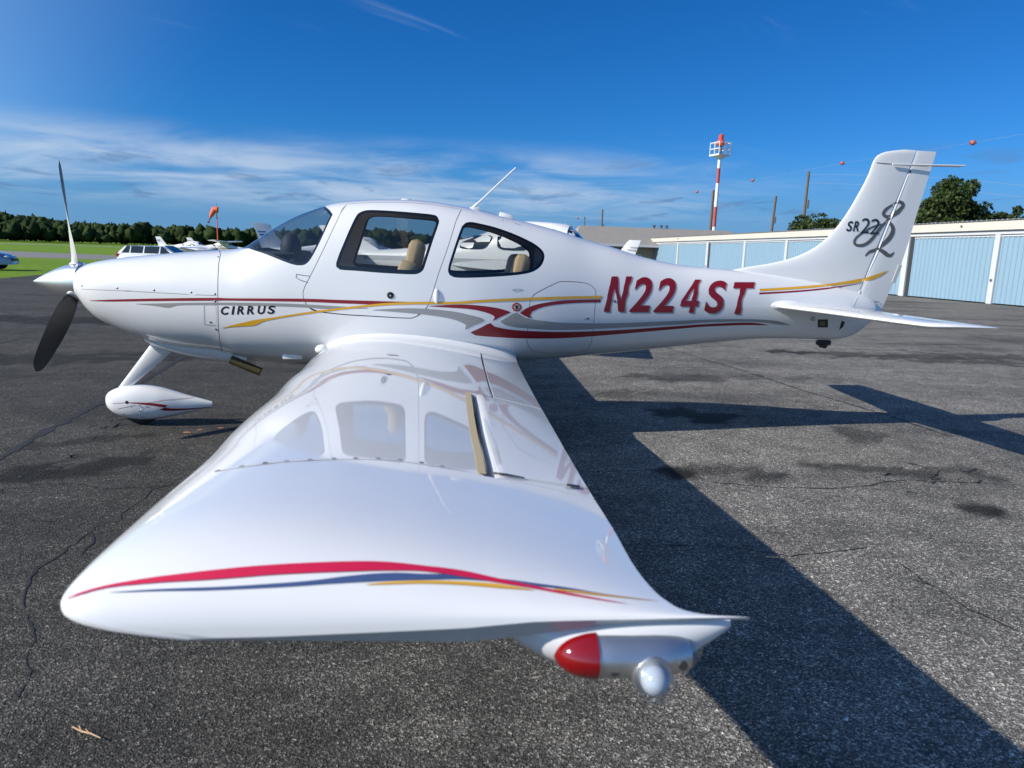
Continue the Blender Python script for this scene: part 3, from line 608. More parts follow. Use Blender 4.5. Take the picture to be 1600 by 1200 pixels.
# ---- aerials and roof fittings
b = MB(); p0 = aty(737, 327, 0); p1 = aty(806, 262, 0); d = p1-p0; b.tube([p0-d*.03, p0+d*.12, p0+d*.16, p1], [.016, .013, .009, .0065], 10); q = aty(742, 326, 0); b.box(q, (.09, .03, .03), bev=.01); bpart(b, 'whip_antenna', WHITE)
b = MB(); q = aty(634, 312, 0); b.sphere((q[0], 0, q[2]-.006), (.05, .04, .018), 16, 8); bpart(b, 'roof_antenna', WHITE)
b = MB(); q = aty(791, 338, 0); b.box((q[0], 0, q[2]+.0), (.13, .05, .05), Matrix.Rotation(radians(13), 3, 'Y'), bev=.014); bpart(b, 'roof_vent', WHITE)
q0 = aty(1398, 257, -.03); b = MB(); b.tube([(q0[0]-.02, -.03, q0[2]), tuple(aty(1508, 259, -.03))], .0075, 8); bpart(b, 'tail_antenna_rod', WHITE)
for s in (1,): b = MB(); b.tube([(q0[0]-.02, s*.03, q0[2]), (aty(1508, 259, -.03)[0], s*.03, aty(1508, 259, -.03)[2])], .0075, 8); bpart(b, 'tail_antenna_rod', WHITE)

# ================================================================ markings laid on the skin
def bvh_of(objs):
    vs = []; fs = []
    for o in objs: k = len(vs); vs += [tuple(v.co) for v in o.data.vertices]; fs += [tuple(i+k for i in p.vertices) for p in o.data.polygons]
    return BVHTree.FromPolygons(vs, fs)
_hv = [tuple(p) for p in P0]; _hf = [(i*nv+j, i*nv+j+1, (i+1)*nv+j+1, (i+1)*nv+j) for i in range(len(gx)-1) for j in range(nv-1)]
for o in (finO, rudO): k = len(_hv); _hv += [tuple(v.co) for v in o.data.vertices]; _hf += [tuple(i+k for i in p.vertices) for p in o.data.polygons]
BF = BVHTree.FromPolygons(_hv, _hf); BW = bvh_of([wL, flL, alL]); BP = bvh_of([nose_pant])
def fill(V2, E2, step):
    """triangulate an outline (even-odd) with interior points; returns points and triangles"""
    V2 = np.array(V2, float); lo = V2.min(0); hi = V2.max(0)
    gx_ = np.arange(lo[0]+step/2, hi[0], step); gy_ = np.arange(lo[1]+step/2, hi[1], step); G = np.array([(x, y) for x in gx_ for y in gy_]) if len(gx_) and len(gy_) else np.zeros((0, 2))
    r = delaunay_2d_cdt([Vector(v) for v in list(V2)+list(G)], E2, [], 0, 1e-5)
    P = np.array([tuple(v) for v in r[0]]); T = np.array([t for t in r[2] if len(t) == 3]); c = P[T].mean(1); ins = np.zeros(len(c), bool)
    for a, b_ in E2:
        (x1, y1), (x2, y2) = V2[a], V2[b_]
        if y1 == y2: continue
        ins ^= ((y1 > c[:, 1]) != (y2 > c[:, 1])) & (c[:, 0] < (x2-x1)*(c[:, 1]-y1)/(y2-y1)+x1)
    return P, T[ins]
def lay(name, P, T, m, par, bv, off=.0016, mirror=False, fallback=None):
    pos = []; ok = []; nrm = []
    for p in P:
        h = hit(p[0], p[1], bv)
        if h[0] is None: pos.append((0, 0, 0)); nrm.append((0, -1, 0)); ok.append(False); continue
        n = h[1] if h[1].dot(Vector(CP)-h[0]) > 0 else -h[1]
        pos.append(tuple(h[0]+n*off)); ok.append(True); nrm.append(tuple(n))
    T = [t for t in T if all(ok[i] for i in t)]; T = [t for t in T if max((Vector(pos[t[i]])-Vector(pos[t[i-1]])).length for i in range(3)) < .35]
    if not len(T): return None
    u = sorted({int(i) for t in T for i in t}); mp = {k: i for i, k in enumerate(u)}; vs = [pos[i] for i in u]; ns = [nrm[i] for i in u]; fs = [[mp[int(i)] for i in t] for t in T]
    def orient(vs, fs, s): return [f if (Vector(vs[f[1]])-Vector(vs[f[0]])).cross(Vector(vs[f[2]])-Vector(vs[f[0]])).dot(Vector((CP[0], s*CP[1], CP[2]))-Vector(vs[f[0]])) > 0 else f[::-1] for f in fs]
    o = mesh(name, vs, orient(vs, fs, 1), m, par, sharp=0, normals=ns)
    if mirror: v2 = [(a, -b_, c) for a, b_, c in vs]; mesh(name, v2, orient(v2, fs, -1), m, par, sharp=0, normals=[(a, -b_, c) for a, b_, c in ns])
    return o
def decal(name, pts, m, par, bv=None, step=5., sm=True, off=.0016, mirror=False):
    P = smooth_closed(pts, 3.) if sm else np.array(pts, float); n = len(P); P2, T = fill(P, [(i, (i+1) % n) for i in range(n)], step)
    return lay(name, P2, T, m, par, bv or BF, off, mirror)
def band(name, topl, botl, m, par, bv=None, step=5., off=.0016, mirror=False):
    """stripe between two edge lines, both running left to right; corners kept sharp"""
    a = smooth_closed(topl, 5., closed=False); b_ = smooth_closed(botl, 5., closed=False)
    P = list(a)+[q for q in b_[::-1] if np.linalg.norm(q-a[-1]) > .3 and np.linalg.norm(q-a[0]) > .3]; n = len(P); P2, T = fill(P, [(i, (i+1) % n) for i in range(n)], step)
    return lay(name, P2, T, m, par, bv or BF, off, mirror)
def line(name, pts, w, m, par, bv=None, off=.0022, sm=False):
    P = smooth_closed(pts, 6., closed=False) if sm else np.concatenate([np.linspace(a, b_, max(2, int(np.hypot(*(np.subtract(b_, a)))/6))) for a, b_ in zip(pts[:-1], pts[1:])])
    H = [hit(p[0], p[1], bv or BF) for p in P]; H = [(h[0], h[1] if h[1].dot(Vector(CP)-h[0]) > 0 else -h[1]) for h in H if h[0] is not None]; vs = []
    for i, (p, n) in enumerate(H):
        t = (H[min(i+1, len(H)-1)][0]-H[max(i-1, 0)][0]); s = n.cross(t).normalized()*w/2; vs += [p+n*off+s, p+n*off-s]
    return mesh(name, vs, [(2*i, 2*i+1, 2*i+3, 2*i+2) for i in range(len(H)-1)], m, par, sharp=0)
def dot(name, px, py, r, m, par, bv=None, h=.003):
    q = hit(px, py, bv or BF)
    if q[0] is None: return
    n = q[1] if q[1].dot(Vector(CP)-q[0]) > 0 else -q[1]; a = n.cross(Vector((0, 0, 1)) if abs(n.z) < .8 else Vector((1, 0, 0))).normalized(); b_ = n.cross(a); k = 12
    vs = [q[0]+n*h*z_+(a*cos(2*pi*i/k)+b_*sin(2*pi*i/k))*r*s for z_, s in ((-.5, 1), (.6, 1), (1, .75)) for i in range(k)]
    return mesh(name, vs, [(j*k+i, j*k+(i+1) % k, (j+1)*k+(i+1) % k, (j+1)*k+i) for j in range(2) for i in range(k)]+[tuple(range(2*k, 3*k))], m, par)
Z1 = lambda l: zz(l, 0, 220, 4.); Z2 = lambda l: zz(l, 360, 280, 4.); Z3 = lambda l: zz(l, 660, 280, 4.); ZT = lambda l: zz(l, 1160, 200, 3.636); Z8 = lambda l: [(60+a*.375, 840+b_*.375) for a, b_ in l]; Z7 = lambda l: [(780+a*.275, 880+b_*.275) for a, b_ in l]
def fstripe(name, t, bo, m): return band(name, t, bo, m, fus, mirror=True, off=.0024 if m is YEL else .0015)
fstripe('red_stripe', Z1([(562, 998), (700, 992), (1000, 985), (1350, 981)])+Z2([(0, 744), (460, 747), (700, 755), (1000, 764), (1240, 771)]), Z1([(562, 1000), (700, 1004), (1000, 1001), (1350, 999)])+Z2([(0, 759), (460, 766), (700, 776), (1000, 784), (1240, 773)]), RED)
fstripe('grey_stripe', Z1([(850, 1018), (1000, 1016), (1200, 1012), (1400, 1011)])+Z2([(0, 771), (300, 776), (480, 783), (700, 796), (860, 806)]), Z1([(850, 1020), (960, 1030), (1055, 1043), (1110, 1029), (1250, 1026), (1400, 1026)])+Z2([(0, 788), (300, 794), (480, 802), (600, 810), (860, 808)]), GREY)
decal('grey_stripe', Z2([(890, 818), (1000, 810), (1120, 807), (1250, 812), (1400, 828), (1500, 850), (1570, 868), (1590, 880), (1580, 890), (1520, 915), (1468, 940), (1473, 915), (1450, 898), (1380, 872), (1250, 850), (1100, 835), (980, 825)]), GREY, fus, mirror=True)
fstripe('amber_stripe', Z1([(1385, 1170)])+Z2([(0, 914), (80, 896), (150, 880), (250, 866), (500, 828), (800, 791), (1000, 772), (1240, 766)])+Z3([(200, 766), (400, 752), (800, 735), (1125, 728)]), Z1([(1385, 1172)])+Z2([(0, 924), (80, 919), (150, 914), (205, 890), (300, 870), (500, 840), (800, 804), (1000, 787), (1240, 781)])+Z3([(200, 781), (400, 768), (800, 753), (1115, 746)]), YEL)
decal('red_swoosh', Z3([(40, 793), (200, 785), (300, 785), (400, 795), (480, 808), (540, 826), (552, 831), (530, 842), (480, 865), (440, 886), (452, 862), (430, 845), (380, 828), (300, 812), (150, 801)]), RED, fus, mirror=True)
fstripe('red_stripe', Z3([(300, 957), (360, 930), (425, 899), (450, 920), (550, 940), (700, 950), (900, 954), (1200, 944), (1600, 917)])+[(1100, 506.5), (1160, 504), (1185, 505), (1201, 508)], Z3([(300, 957), (330, 975), (450, 986), (650, 995), (900, 992), (1200, 970), (1600, 935)])+[(1100, 510.5), (1160, 508), (1201, 508.3)], RED)
fstripe('grey_stripe', Z3([(485, 890), (530, 862), (590, 834), (640, 865), (750, 885), (900, 898), (1200, 900), (1600, 885)])+[(1100, 499.5), (1160, 498.5), (1201, 500), (1220, 503), (1234, 507.5)], Z3([(485, 891), (540, 918), (650, 932), (850, 942), (1100, 935), (1600, 908)])+[(1100, 504), (1160, 502.5), (1195, 504), (1215, 507), (1234, 507.8)], GREY)
fstripe('red_curl', Z3([(610, 835), (640, 812), (700, 787), (780, 770), (900, 757), (1115, 751)]), Z3([(610, 837), (640, 855), (685, 868), (672, 850), (685, 828), (720, 810), (800, 789), (950, 774), (1112, 770)]), RED)
fstripe('amber_stripe', ZT([(98, 914), (300, 902), (500, 884), (690, 852), (760, 832), (830, 808)]), ZT([(98, 927), (300, 916), (500, 897), (690, 872), (770, 848), (830, 809)]), YEL)
fstripe('red_stripe', ZT([(95, 935), (300, 924), (500, 905), (690, 879)]), ZT([(95, 945), (300, 933), (500, 913), (690, 880)]), RED)
# round emblem
def disc(px, py, r, n=24): return [(px+r*cos(2*pi*i/n), py+r*.95*sin(2*pi*i/n)) for i in range(n)]
decal('emblem', disc(807.3, 479.8, 7.3), mat('emblem_red', (.42, .03, .03), .4), fus, sm=False); decal('emblem', disc(807.3, 479.8, 4.8), mat('emblem_grey', (.45, .38, .36), .4), fus, sm=False, off=.0026)
decal('emblem', [(804.6, 477), (806.6, 476.4), (807.2, 478.6), (809, 476.4), (810.2, 478), (808.6, 480), (810, 483), (808, 482), (806, 484.2), (805.6, 481)], BLACKV, fus, sm=False, off=.0034)

# lettering
def text_outline(txt, bold=.0, space=1.0):
    c = bpy.data.curves.new('t', 'FONT'); c.body = txt; c.size = 1; c.offset = bold; c.space_character = space; c.resolution_u = 5; c.fill_mode = 'FRONT'
    o = bpy.data.objects.new('t', c); COL.objects.link(o); me = bpy.data.meshes.new_from_object(o.evaluated_get(bpy.context.evaluated_depsgraph_get()))
    bm = bmesh.new(); bm.from_mesh(me); bmesh.ops.remove_doubles(bm, verts=bm.verts, dist=1e-5); bm.verts.index_update()
    E2 = [(e.verts[0].index, e.verts[1].index) for e in bm.edges if len(e.link_faces) == 1]; V2 = np.array([(v.co.x, v.co.y) for v in bm.verts]); bm.free()
    bpy.data.objects.remove(o); bpy.data.curves.remove(c); bpy.data.meshes.remove(me)
    u = sorted({i for e in E2 for i in e}); mp = {k: i for i, k in enumerate(u)}; V2 = V2[u]; E2 = [(mp[a], mp[b_]) for a, b_ in E2]
    V2 = (V2-V2.min(0))/(V2.max(0)-V2.min(0)); return V2, E2
BLOCK = {'N': [[(0, 0), (0, 1), (.30, 1), (.71, .34), (.71, 1), (1, 1), (1, 0), (.72, 0), (.29, .66), (.29, 0)]], 'T': [[(.35, 0), (.35, .81), (0, .81), (0, 1), (1, 1), (1, .81), (.65, .81), (.65, 0)]],
         '4': [[(.56, 0), (.56, .19), (0, .19), (0, .37), (.50, 1), (.83, 1), (.83, .36), (1, .36), (1, .19), (.83, .19), (.83, 0)], [(.56, .36), (.25, .36), (.56, .75)]]}
def letters(name, txt, quad, m, par, bold=.02, space=1., step=5., off=.002, dx=0, dy=0):
    if txt in BLOCK: V2 = np.array([p for l in BLOCK[txt] for p in l], float); E2 = [(sum(map(len, BLOCK[txt][:j]))+i, sum(map(len, BLOCK[txt][:j]))+(i+1) % len(l)) for j, l in enumerate(BLOCK[txt]) for i in range(len(l))]
    else: V2, E2 = text_outline(txt, bold, space)
    (bl, br, tr, tl) = [np.array(q, float) for q in quad]
    u, v = V2[:, :1], V2[:, 1:]; P = (bl*(1-u)+br*u)*(1-v)+(tl*(1-u)+tr*u)*v+np.array((dx, dy)); P2, T = fill(P, E2, step)
    return lay(name, P2, T, m, par, BF, off)
for ch, bl, br, tr, tl, y0, y1 in (('N', 943, 975, 987.5, 955.5, 432, 487), ('2', 983, 1013, 1025, 995, 433, 487.5), ('2', 1020.5, 1050, 1062, 1032, 434.5, 488), ('4', 1060, 1088, 1100, 1072, 437, 488.5), ('S', 1098.5, 1127, 1138, 1110, 438.5, 489.5), ('T', 1136, 1167, 1179.5, 1147.5, 441, 490.5)):
    quad = ((bl, y1), (br, y1), (tr, y0), (tl, y0))
    letters('registration_shadow', ch, quad, GREY, fus, .024, off=.0014, dx=2.2, dy=1.6); letters('registration_letter', ch, quad, RED, fus, .024, off=.0026)
for i, ch in enumerate('CIRRUS'):
    xs = [344, 361.5, 370, 385.5, 401.5, 417.5]; ws = [12, 3.4, 11.5, 11.5, 11.5, 11]; y = 491.8+(-.25*i)
    letters('name_letter', ch, ((xs[i], y), (xs[i]+ws[i], y), (xs[i]+ws[i]+2.3, y-13.2), (xs[i]+2.3, y-13.2)), BLACKV, fus, .028, step=4.)
for ch, a, w_, m_, bo, y0, y1 in (('S', 1321.5, 8, BLACKV, .02, 345.5, 361.5), ('R', 1332, 9, BLACKV, .02, 345.5, 361.5), ('2', 1343, 14, BLACKV, -.004, 341, 364.5), ('2', 1357.5, 15, BLACKV, -.004, 342, 366)):
    letters('tail_letter', ch, ((a, y1), (a+w_, y1), (a+w_+4, y0), (a+4, y0)), m_, finO, bo, step=4., off=.0034)
def brush(name, pts, wid, m, par, off=.0022):
    P = smooth_closed(pts, 2.5, closed=False); w_ = np.interp(np.linspace(0, 1, len(P)), np.linspace(0, 1, len(wid)), wid); T = np.gradient(P, axis=0); T /= np.linalg.norm(T, axis=1)[:, None]+1e-9; n = np.stack([-T[:, 1], T[:, 0]], 1)
    A = P+n*w_[:, None]/2; B = P-n*w_[:, None]/2; k = len(P); Q = np.concatenate([A, B]); tri = []
    for i in range(k-1): tri += [(i, i+1, k+i), (i+1, k+i+1, k+i)]
    return lay(name, Q, tri, m, par, BF, off)
brush('tail_numeral', ZT([(905, 455), (912, 435), (895, 420), (860, 432), (815, 462), (800, 488), (815, 503), (845, 500), (880, 478), (905, 452)]), [5, 6, 4, 3, 4.5, 5, 5, 5, 7, 5], DGREY, finO)
brush('tail_numeral', ZT([(868, 490), (835, 515), (822, 530), (845, 548), (855, 580), (838, 620), (800, 660), (760, 690), (720, 705), (697, 728)]), [3, 5, 5, 6, 7, 7, 5, 5, 5, 1.5], DGREY, finO)
brush('tail_numeral', ZT([(770, 688), (795, 700), (825, 722), (845, 722), (860, 705)]), [4, 6, 7, 5, 1.5], DGREY, finO)
brush('tail_numeral', ZT([(828, 520), (790, 560), (740, 625), (700, 660), (660, 668), (636, 655), (645, 625), (690, 590), (745, 560), (800, 545)]), [3, 4, 4.5, 5, 5, 4, 3.5, 3, 3, 2], DGREY, finO)

# panel lines, fasteners, handles
line('panel_line', [(127, 451.5), (200, 454.5), (300, 460), (338, 461.5)], .004, mat('seam_light', (.42, .42, .43), .6), cowl)
for px, py in ((128, 446.5), (183, 450), (240.5, 453.2), (298.5, 456.8), (335.7, 459.2), (336, 470.8), (337.5, 514.5), (341.3, 546.5), (341, 401.5)): dot('fastener', px, py, .0085, FAST, cowl)
line('access_panel_edge', [(319, 477), (319.5, 507), (338, 508.5)], .003, SEAM, cowl); line('access_panel_edge', [(319, 477), (337, 476.5), (338, 508.5)], .002, mat('seam_pale', (.5, .5, .5), .5), cowl); dot('fastener', 329, 503.5, .008, FAST, cowl)
line('hinge_edge', Z2([(485, 645), (440, 632), (410, 615), (414, 594), (450, 600), (495, 606)]), .004, SEAM, fus)
dot('door_lock', 610, 461.5, .027, TRIM, doorL, h=.006); dot('lock_key_slot', 610, 461.8, .008, STEEL, doorL, h=.010)
dot('fastener', 960.5, 470.8, .011, FAST, fus); dot('latch', 919, 498, .010, FAST, bagd); line('latch_edge', [(914, 500), (917.5, 497)], .006, SEAM, bagd)
line('static_port_edge', Z3([(562, 693), (580, 688), (610, 688), (628, 693), (608, 700), (582, 700), (562, 693)]), .003, SEAM, fus)
h = hit(682, 463, BF); b = MB(); b.sphere(tuple(h[0]), (.022, .016, .06), 14, 10); bpart(b, 'door_handle', WHITE, fus)
line('roof_seam', Z3([(500, 262), (505, 240), (575, 252), (580, 278), (615, 288)]), .004, SEAM, fus)
line('canopy_seam', Z2([(712, 172), (690, 205)]), .004, SEAM, fus)
h = hit(457, 557, BF); b = MB(); b.box(tuple(h[0]), (.16, .03, .05), bev=.012); bpart(b, 'step_bracket', WHITE, fus)
h = hit(504, 545, BF); 
b = MB(); q = aty(503, 546, -.66); b.sphere(tuple(q), (.055, .06, .04), 16, 10); bpart(b, 'leading_edge_fairing', WHITE, wL)
line('rudder_gap_seal', [(1418.5, 273), (1394, 335), (1370, 395), (1333, 477)], .012, mat('gap_tape', (.83, .83, .82), .4), finO, off=.003); dot('rudder_hinge', 1421.5, 268, .014, FAST, finO); dot('rudder_hinge', 1370, 388, .016, BLK, finO, h=.008)
line('fin_cap_seam', ZT([(725, 193), (800, 202), (868, 206), (1080, 215)]), .006, SEAM, finO)
decal('tail_placard', [(1361, 470.5), (1373.5, 471), (1373, 473), (1361, 472.6)], GREY, rudO, sm=False)
decal('tail_vent', [(1277.5, 499), (1293.5, 499), (1293.5, 511.5), (1277.5, 511.5)], BLK, fus, bv=BF, sm=False); decal('tail_vent_slat', [(1280.5, 501.5), (1289, 502), (1289, 509), (1280.5, 509)], mat('vent_ochre', (.12, .11, .06), .6), fus, sm=False, off=.0026)
decal('tail_port', disc(1270, 498, 4.2), mat('port_grey', (.42, .44, .40), .5), fus, sm=False); decal('tail_slot', [(1315, 501), (1320, 503), (1317, 511), (1311, 515.5), (1313, 508)], BLK, fus, sm=False)
# wing markings
decal('screw_row_seam', [(335, 737.4), (377, 730.8), (448, 722), (520, 718.6), (591, 718.6), (625, 721), (691, 730.5), (757, 742.5), (757, 741.6), (691, 729.6), (625, 720.1), (591, 717.7), (520, 717.7), (448, 721.1), (377, 729.9), (335, 736.5)], mat('seam_white', (.70, .70, .70), .5), wL, BW, sm=False)
for px, py in ((340, 735.6), (377, 729), (414, 723.6), (448, 720.6), (485, 718.4), (521.5, 716.8), (556, 716.4), (591, 716.8), (625, 719), (658.5, 723), (691, 729)): dot('screw', px, py, .0062, FAST, wL, BW, h=.0015)
dot('fuel_drain', 606, 585, .016, mat('cap_grey', (.30, .30, .31), .4, .6), wL, BW)
decal('fuel_placard', [(603, 553.6), (612, 553.2), (624, 555), (622, 556), (608, 555.4)], GREY, wL, BW, sm=False)
line('aileron_end_seam', [(772, 741), (818, 749), (872, 757), (918, 763)], .004, BEIGE, wL, BW, off=.003)
decal('aileron_end_plug', [(772, 739.5), (790, 742), (819, 748), (818, 750), (790, 745.5), (772, 742)], BLK, alL, BW, sm=False, off=.004); decal('aileron_end_plug', [(885, 758), (905, 760.5), (921, 762), (921, 765), (905, 765), (885, 761.5)], BLK, alL, BW, sm=False, off=.004)
band('wing_red_stripe', Z8([(118, 257), (180, 231), (300, 199), (500, 166), (800, 131), (1050, 112), (1300, 103), (1450, 105), (1600, 120)])+[(720, 892.5), (780, 905.5), (835, 917), (890, 928), (945, 938.6), (981, 945)], Z8([(118, 260), (180, 238), (300, 209), (500, 190), (700, 178), (1000, 156), (1250, 145), (1450, 140), (1600, 143)])+[(720, 902), (780, 912), (835, 921), (890, 931), (945, 940), (981, 945.3)], REDW, wL, BW, 8., off=.0022)
band('wing_blue_stripe', Z8([(295, 230), (500, 216), (800, 204), (1100, 184), (1280, 163), (1400, 152), (1500, 149), (1600, 153)])+[(720, 899), (790, 906), (835, 912), (890, 919.5), (945, 929), (1022, 939)], Z8([(295, 231), (500, 224), (700, 221), (1000, 208), (1200, 195), (1450, 182), (1600, 178)])+[(720, 906), (790, 911), (835, 916), (890, 922.5), (945, 930.3), (1022, 939.3)], BLUE, wL, BW, 8., off=.0014)
band('wing_amber_stripe', Z8([(1365, 197), (1450, 188), (1600, 182)])+[(720, 909.5), (780, 914), (832, 922.5)], Z8([(1365, 199), (1450, 197), (1600, 193)])+[(720, 914.5), (780, 919.5), (832, 923.2)], YEL, wL, BW, 8.)
band('wing_amber_stripe', [(866, 921), (900, 924), (945, 930), (1027, 939.6)], [(866, 923), (900, 927), (945, 932), (1027, 940)], YEL, wL, BW, 8.)
# nose wheel fairing markings
Z6 = lambda l: zz(l, 40, 420, 4.)
band('red_stripe', Z6([(640, 835), (720, 836), (800, 840), (850, 846), (888, 852)]), Z6([(640, 838), (720, 846), (800, 856), (870, 866), (888, 853)]), RED, nose_pant, BP, 3.)
band('red_stripe', Z6([(835, 880), (868, 866), (900, 872), (1000, 872), (1100, 867), (1195, 860)]), Z6([(835, 881), (870, 887), (950, 886), (1100, 872), (1195, 861)]), RED, nose_pant, BP, 3.)
line('red_pinstripe', Z6([(575, 876), (700, 848), (860, 822), (1050, 806)]), .003, RED, nose_pant, BP); line('red_pinstripe', Z6([(545, 842), (640, 836)]), .003, RED, nose_pant, BP)
dot('axle_plug', 198, 628.5, .014, BLK, nose_pant, BP); line('access_ring', [(228.5+10*cos(t), 644+9*sin(t)) for t in np.linspace(1.6, 5.2, 14)], .005, mat('ring_grey', (.4, .4, .42), .4), nose_pant, BP)
for px, py in ((218, 634), (217, 641.5), (193, 647), (204, 635)): dot('fastener', px, py, .004, FAST, nose_pant, BP)

STROBE = mat('strobe_glass', (.80, .86, .92), .05, coat=1., cr=.02); _p = STROBE.node_tree.nodes['Principled BSDF']; _p.inputs['Transmission Weight'].default_value = .35; _p.inputs['IOR'].default_value = 1.45; _p.inputs['Thin Film Thickness'].default_value = 420
# ---- wing-tip light
for s in (-1, 1):
    w_ = wL if s < 0 else wR; ty = s*5.447
    b = MB(); rings = []
    for t in np.linspace(0, 1, 22):
        x = 3.45+.37*t; q = max(.02, math.sin(pi*t))**.75; hh = .004+.046*q; rings.append([(x, ty-s*.046*(1-t)+s*.004*t+s*((.062-.032*t)*q+.002)*cos(a), 1.026-.036*q+hh*sin(a)) for a in np.linspace(0, 2*pi, 24, endpoint=False)])
    b.loft(rings); bpart(b, 'light_fairing', WHITE, w_, sharp=60)
    def lens(x0, x1, name, m, n=12, grow=1.):
        b = MB(); rings = []
        for x in np.linspace(x0, x1, n):
            u = (x-3.663)/.116; k = math.sqrt(max(.0004, 1-abs(u)**3.6)); rings.append([(x, ty+s*.000+s*.050*k*grow*cos(a), .984+.0375*k*grow*sin(a)) for a in np.linspace(0, 2*pi, 28, endpoint=False)])
        b.loft(rings); return bpart(b, name, m, w_, sharp=60)
    lens(3.5475, 3.609, 'navigation_lens', REDL if s < 0 else mat('green_lens', (.004, .35, .06), .08, coat=1.), grow=1.06); lens(3.610, 3.752, 'light_housing', STEEL, 16, .985); lens(3.753, 3.778, 'tail_light_lens', LENSG, 8)
    b = MB(); b.sphere((3.690, ty+s*.058, .966), (.029, .032, .030), 28, 16); bpart(b, 'strobe_lens', LENSG, w_, sharp=0); b = MB(); b.sphere((3.690, ty+s*.055, .966), (.021, .024, .022), 20, 12); bpart(b, 'flash_bulb', STROBE, w_, sharp=0)
    b = MB(); b.tube([(3.690, ty+s*.026, .968), (3.690, ty+s*.049, .967)], [.036, .030], 24); bpart(b, 'strobe_collar', STEEL, w_)
    for x, z_ in ((3.633, .975), (3.735, .982)):
        b = MB(); b.tube([(x, ty+s*.038, z_), (x, ty+s*.0475, z_)], .007, 14); bpart(b, 'housing_screw', mat('screw_dark', (.12, .12, .12), .4, .7), w_)

# ================================================================ SURROUNDINGS
# ---- hangar row
HB = mat('pale_blue_steel', (.40, .60, .74), .55, spec=.3); _n = ntex(HB, 'Noise', 1.3, det=6, ro=.6, sc=(1, 1, .35)); _m = ntex(HB, 'Noise', 9, det=4)
setcol(HB, mixc(HB, ramp(HB, _n.outputs[0], [(.35, 0.), (.8, .5)]), (.215, .335, .43), (.20, .295, .365)))
HW = varied('white_trim_steel', (.50, .52, .54), .5, .06, 3); HCR = varied('cream_fascia', (.54, .515, .45), .5, .06, 2); HDK = mat('door_gap_dark', (.03, .035, .04), .7)
HRF = varied('roof_sheet', (.33, .33, .32), .6, .2, .8); SHING = varied('grey_shingles', (.24, .225, .205), .9, .18, 1.6, .3)
HD = np.array((-.05, 1.)); HD /= np.linalg.norm(HD); HN = np.array((-HD[1], HD[0]))
HO = np.array((29.5, 23.1)); hang = empty('hangar_row', (HO[0], HO[1], 0), math.atan2(HD[1], HD[0]), 'long row of pale blue corrugated hangars with cream fascia', 'hangar')
# local frame: +x runs away along the row, +y faces the apron
HMX = 48.9; HMN = -18.
b = MB(); b.box(((HMX+HMN)/2, -6.3, 1.8), (HMX-HMN, 11.8, 3.5)); b.build('wall', HB, hang, smooth=False)
b = MB(); b.add([(HMN-.3, .35, 3.84), (HMX+.3, .35, 3.84), (HMX+.3, -6.2, 4.35), (HMN-.3, -6.2, 4.35), (HMX+.3, -12.6, 3.84), (HMN-.3, -12.6, 3.84)], [(0, 1, 2, 3), (3, 2, 4, 5)])
for i in range(int((HMX-HMN)/.3)): x = HMN+.15+i*.3; b.box((x, -.2, 3.885), (.05, 1.0, .05))
b.build('roof', HRF, hang, smooth=False)
b = MB(); b.box(((HMX+HMN)/2, .28, 3.62), (HMX-HMN+.5, .06, .40)); b.build('fascia', HCR, hang, smooth=False)
b = MB(); b.box(((HMX+HMN)/2, .12, 3.33), (HMX-HMN, .10, .20)); b.build('door_track', HW, hang, smooth=False)
def corr(x0, x1, z0, z1, y, pitch=.29):
    b = MB(); n = int((x1-x0)/pitch)+1; X = []; p = (x1-x0)/n
    for i in range(n): u = x0+i*p; X += [(u, 0), (u+p*.55, 0), (u+p*.62, .035), (u+p*.93, .035)]
    X.append((x1, 0)); k = len(X); b.add([(u, y+d, z_) for z_ in (z0, z1) for u, d in X], [(i, i+1, k+i+1, k+i) for i in range(k-1)]); return b
edges = [HMN, -10.7, -4.4, 1.9, 8.0, 14.3, 20.6, 27.0, 34.2, 41.3, 48.7]
for i, (a, c) in enumerate(zip(edges[:-1], edges[1:])):
    y = .03 if i % 2 else .045
    d = corr(a+.16, c-.16, .06, 3.22, y).build('door_panel', HB, hang, smooth=False)
    bb = MB(); bb.box(((a+c)/2, y+.02, 3.17), (c-a-.3, .07, .09)); bb.build('panel_rail', HW, d, smooth=False)
for i, e in enumerate(edges[1:]):
    w = .40 if (i+1) % 4 == 0 or i in (3, 7) else .30
    b = MB(); b.box((e, .10, 1.63), (w, .12, 3.22)); t = b.build('door_post', HW, hang, smooth=False)
    if i in (3, 7): b = MB(); b.box((e-.36, .075, 1.63), (.26, .05, 3.20)); b.build('door_gap', HDK, hang, smooth=False)
for e in (1.9, 34.2): b = MB(); b.box((e, .18, 1.12), (.10, .06, .10)); b.build('door_latch', FAST, hang, smooth=False)
for e in (4., 40.9): b = MB(); b.sphere((e, .36, 3.66), .05, 10, 6); b.build('wall_lamp', FAST, hang)

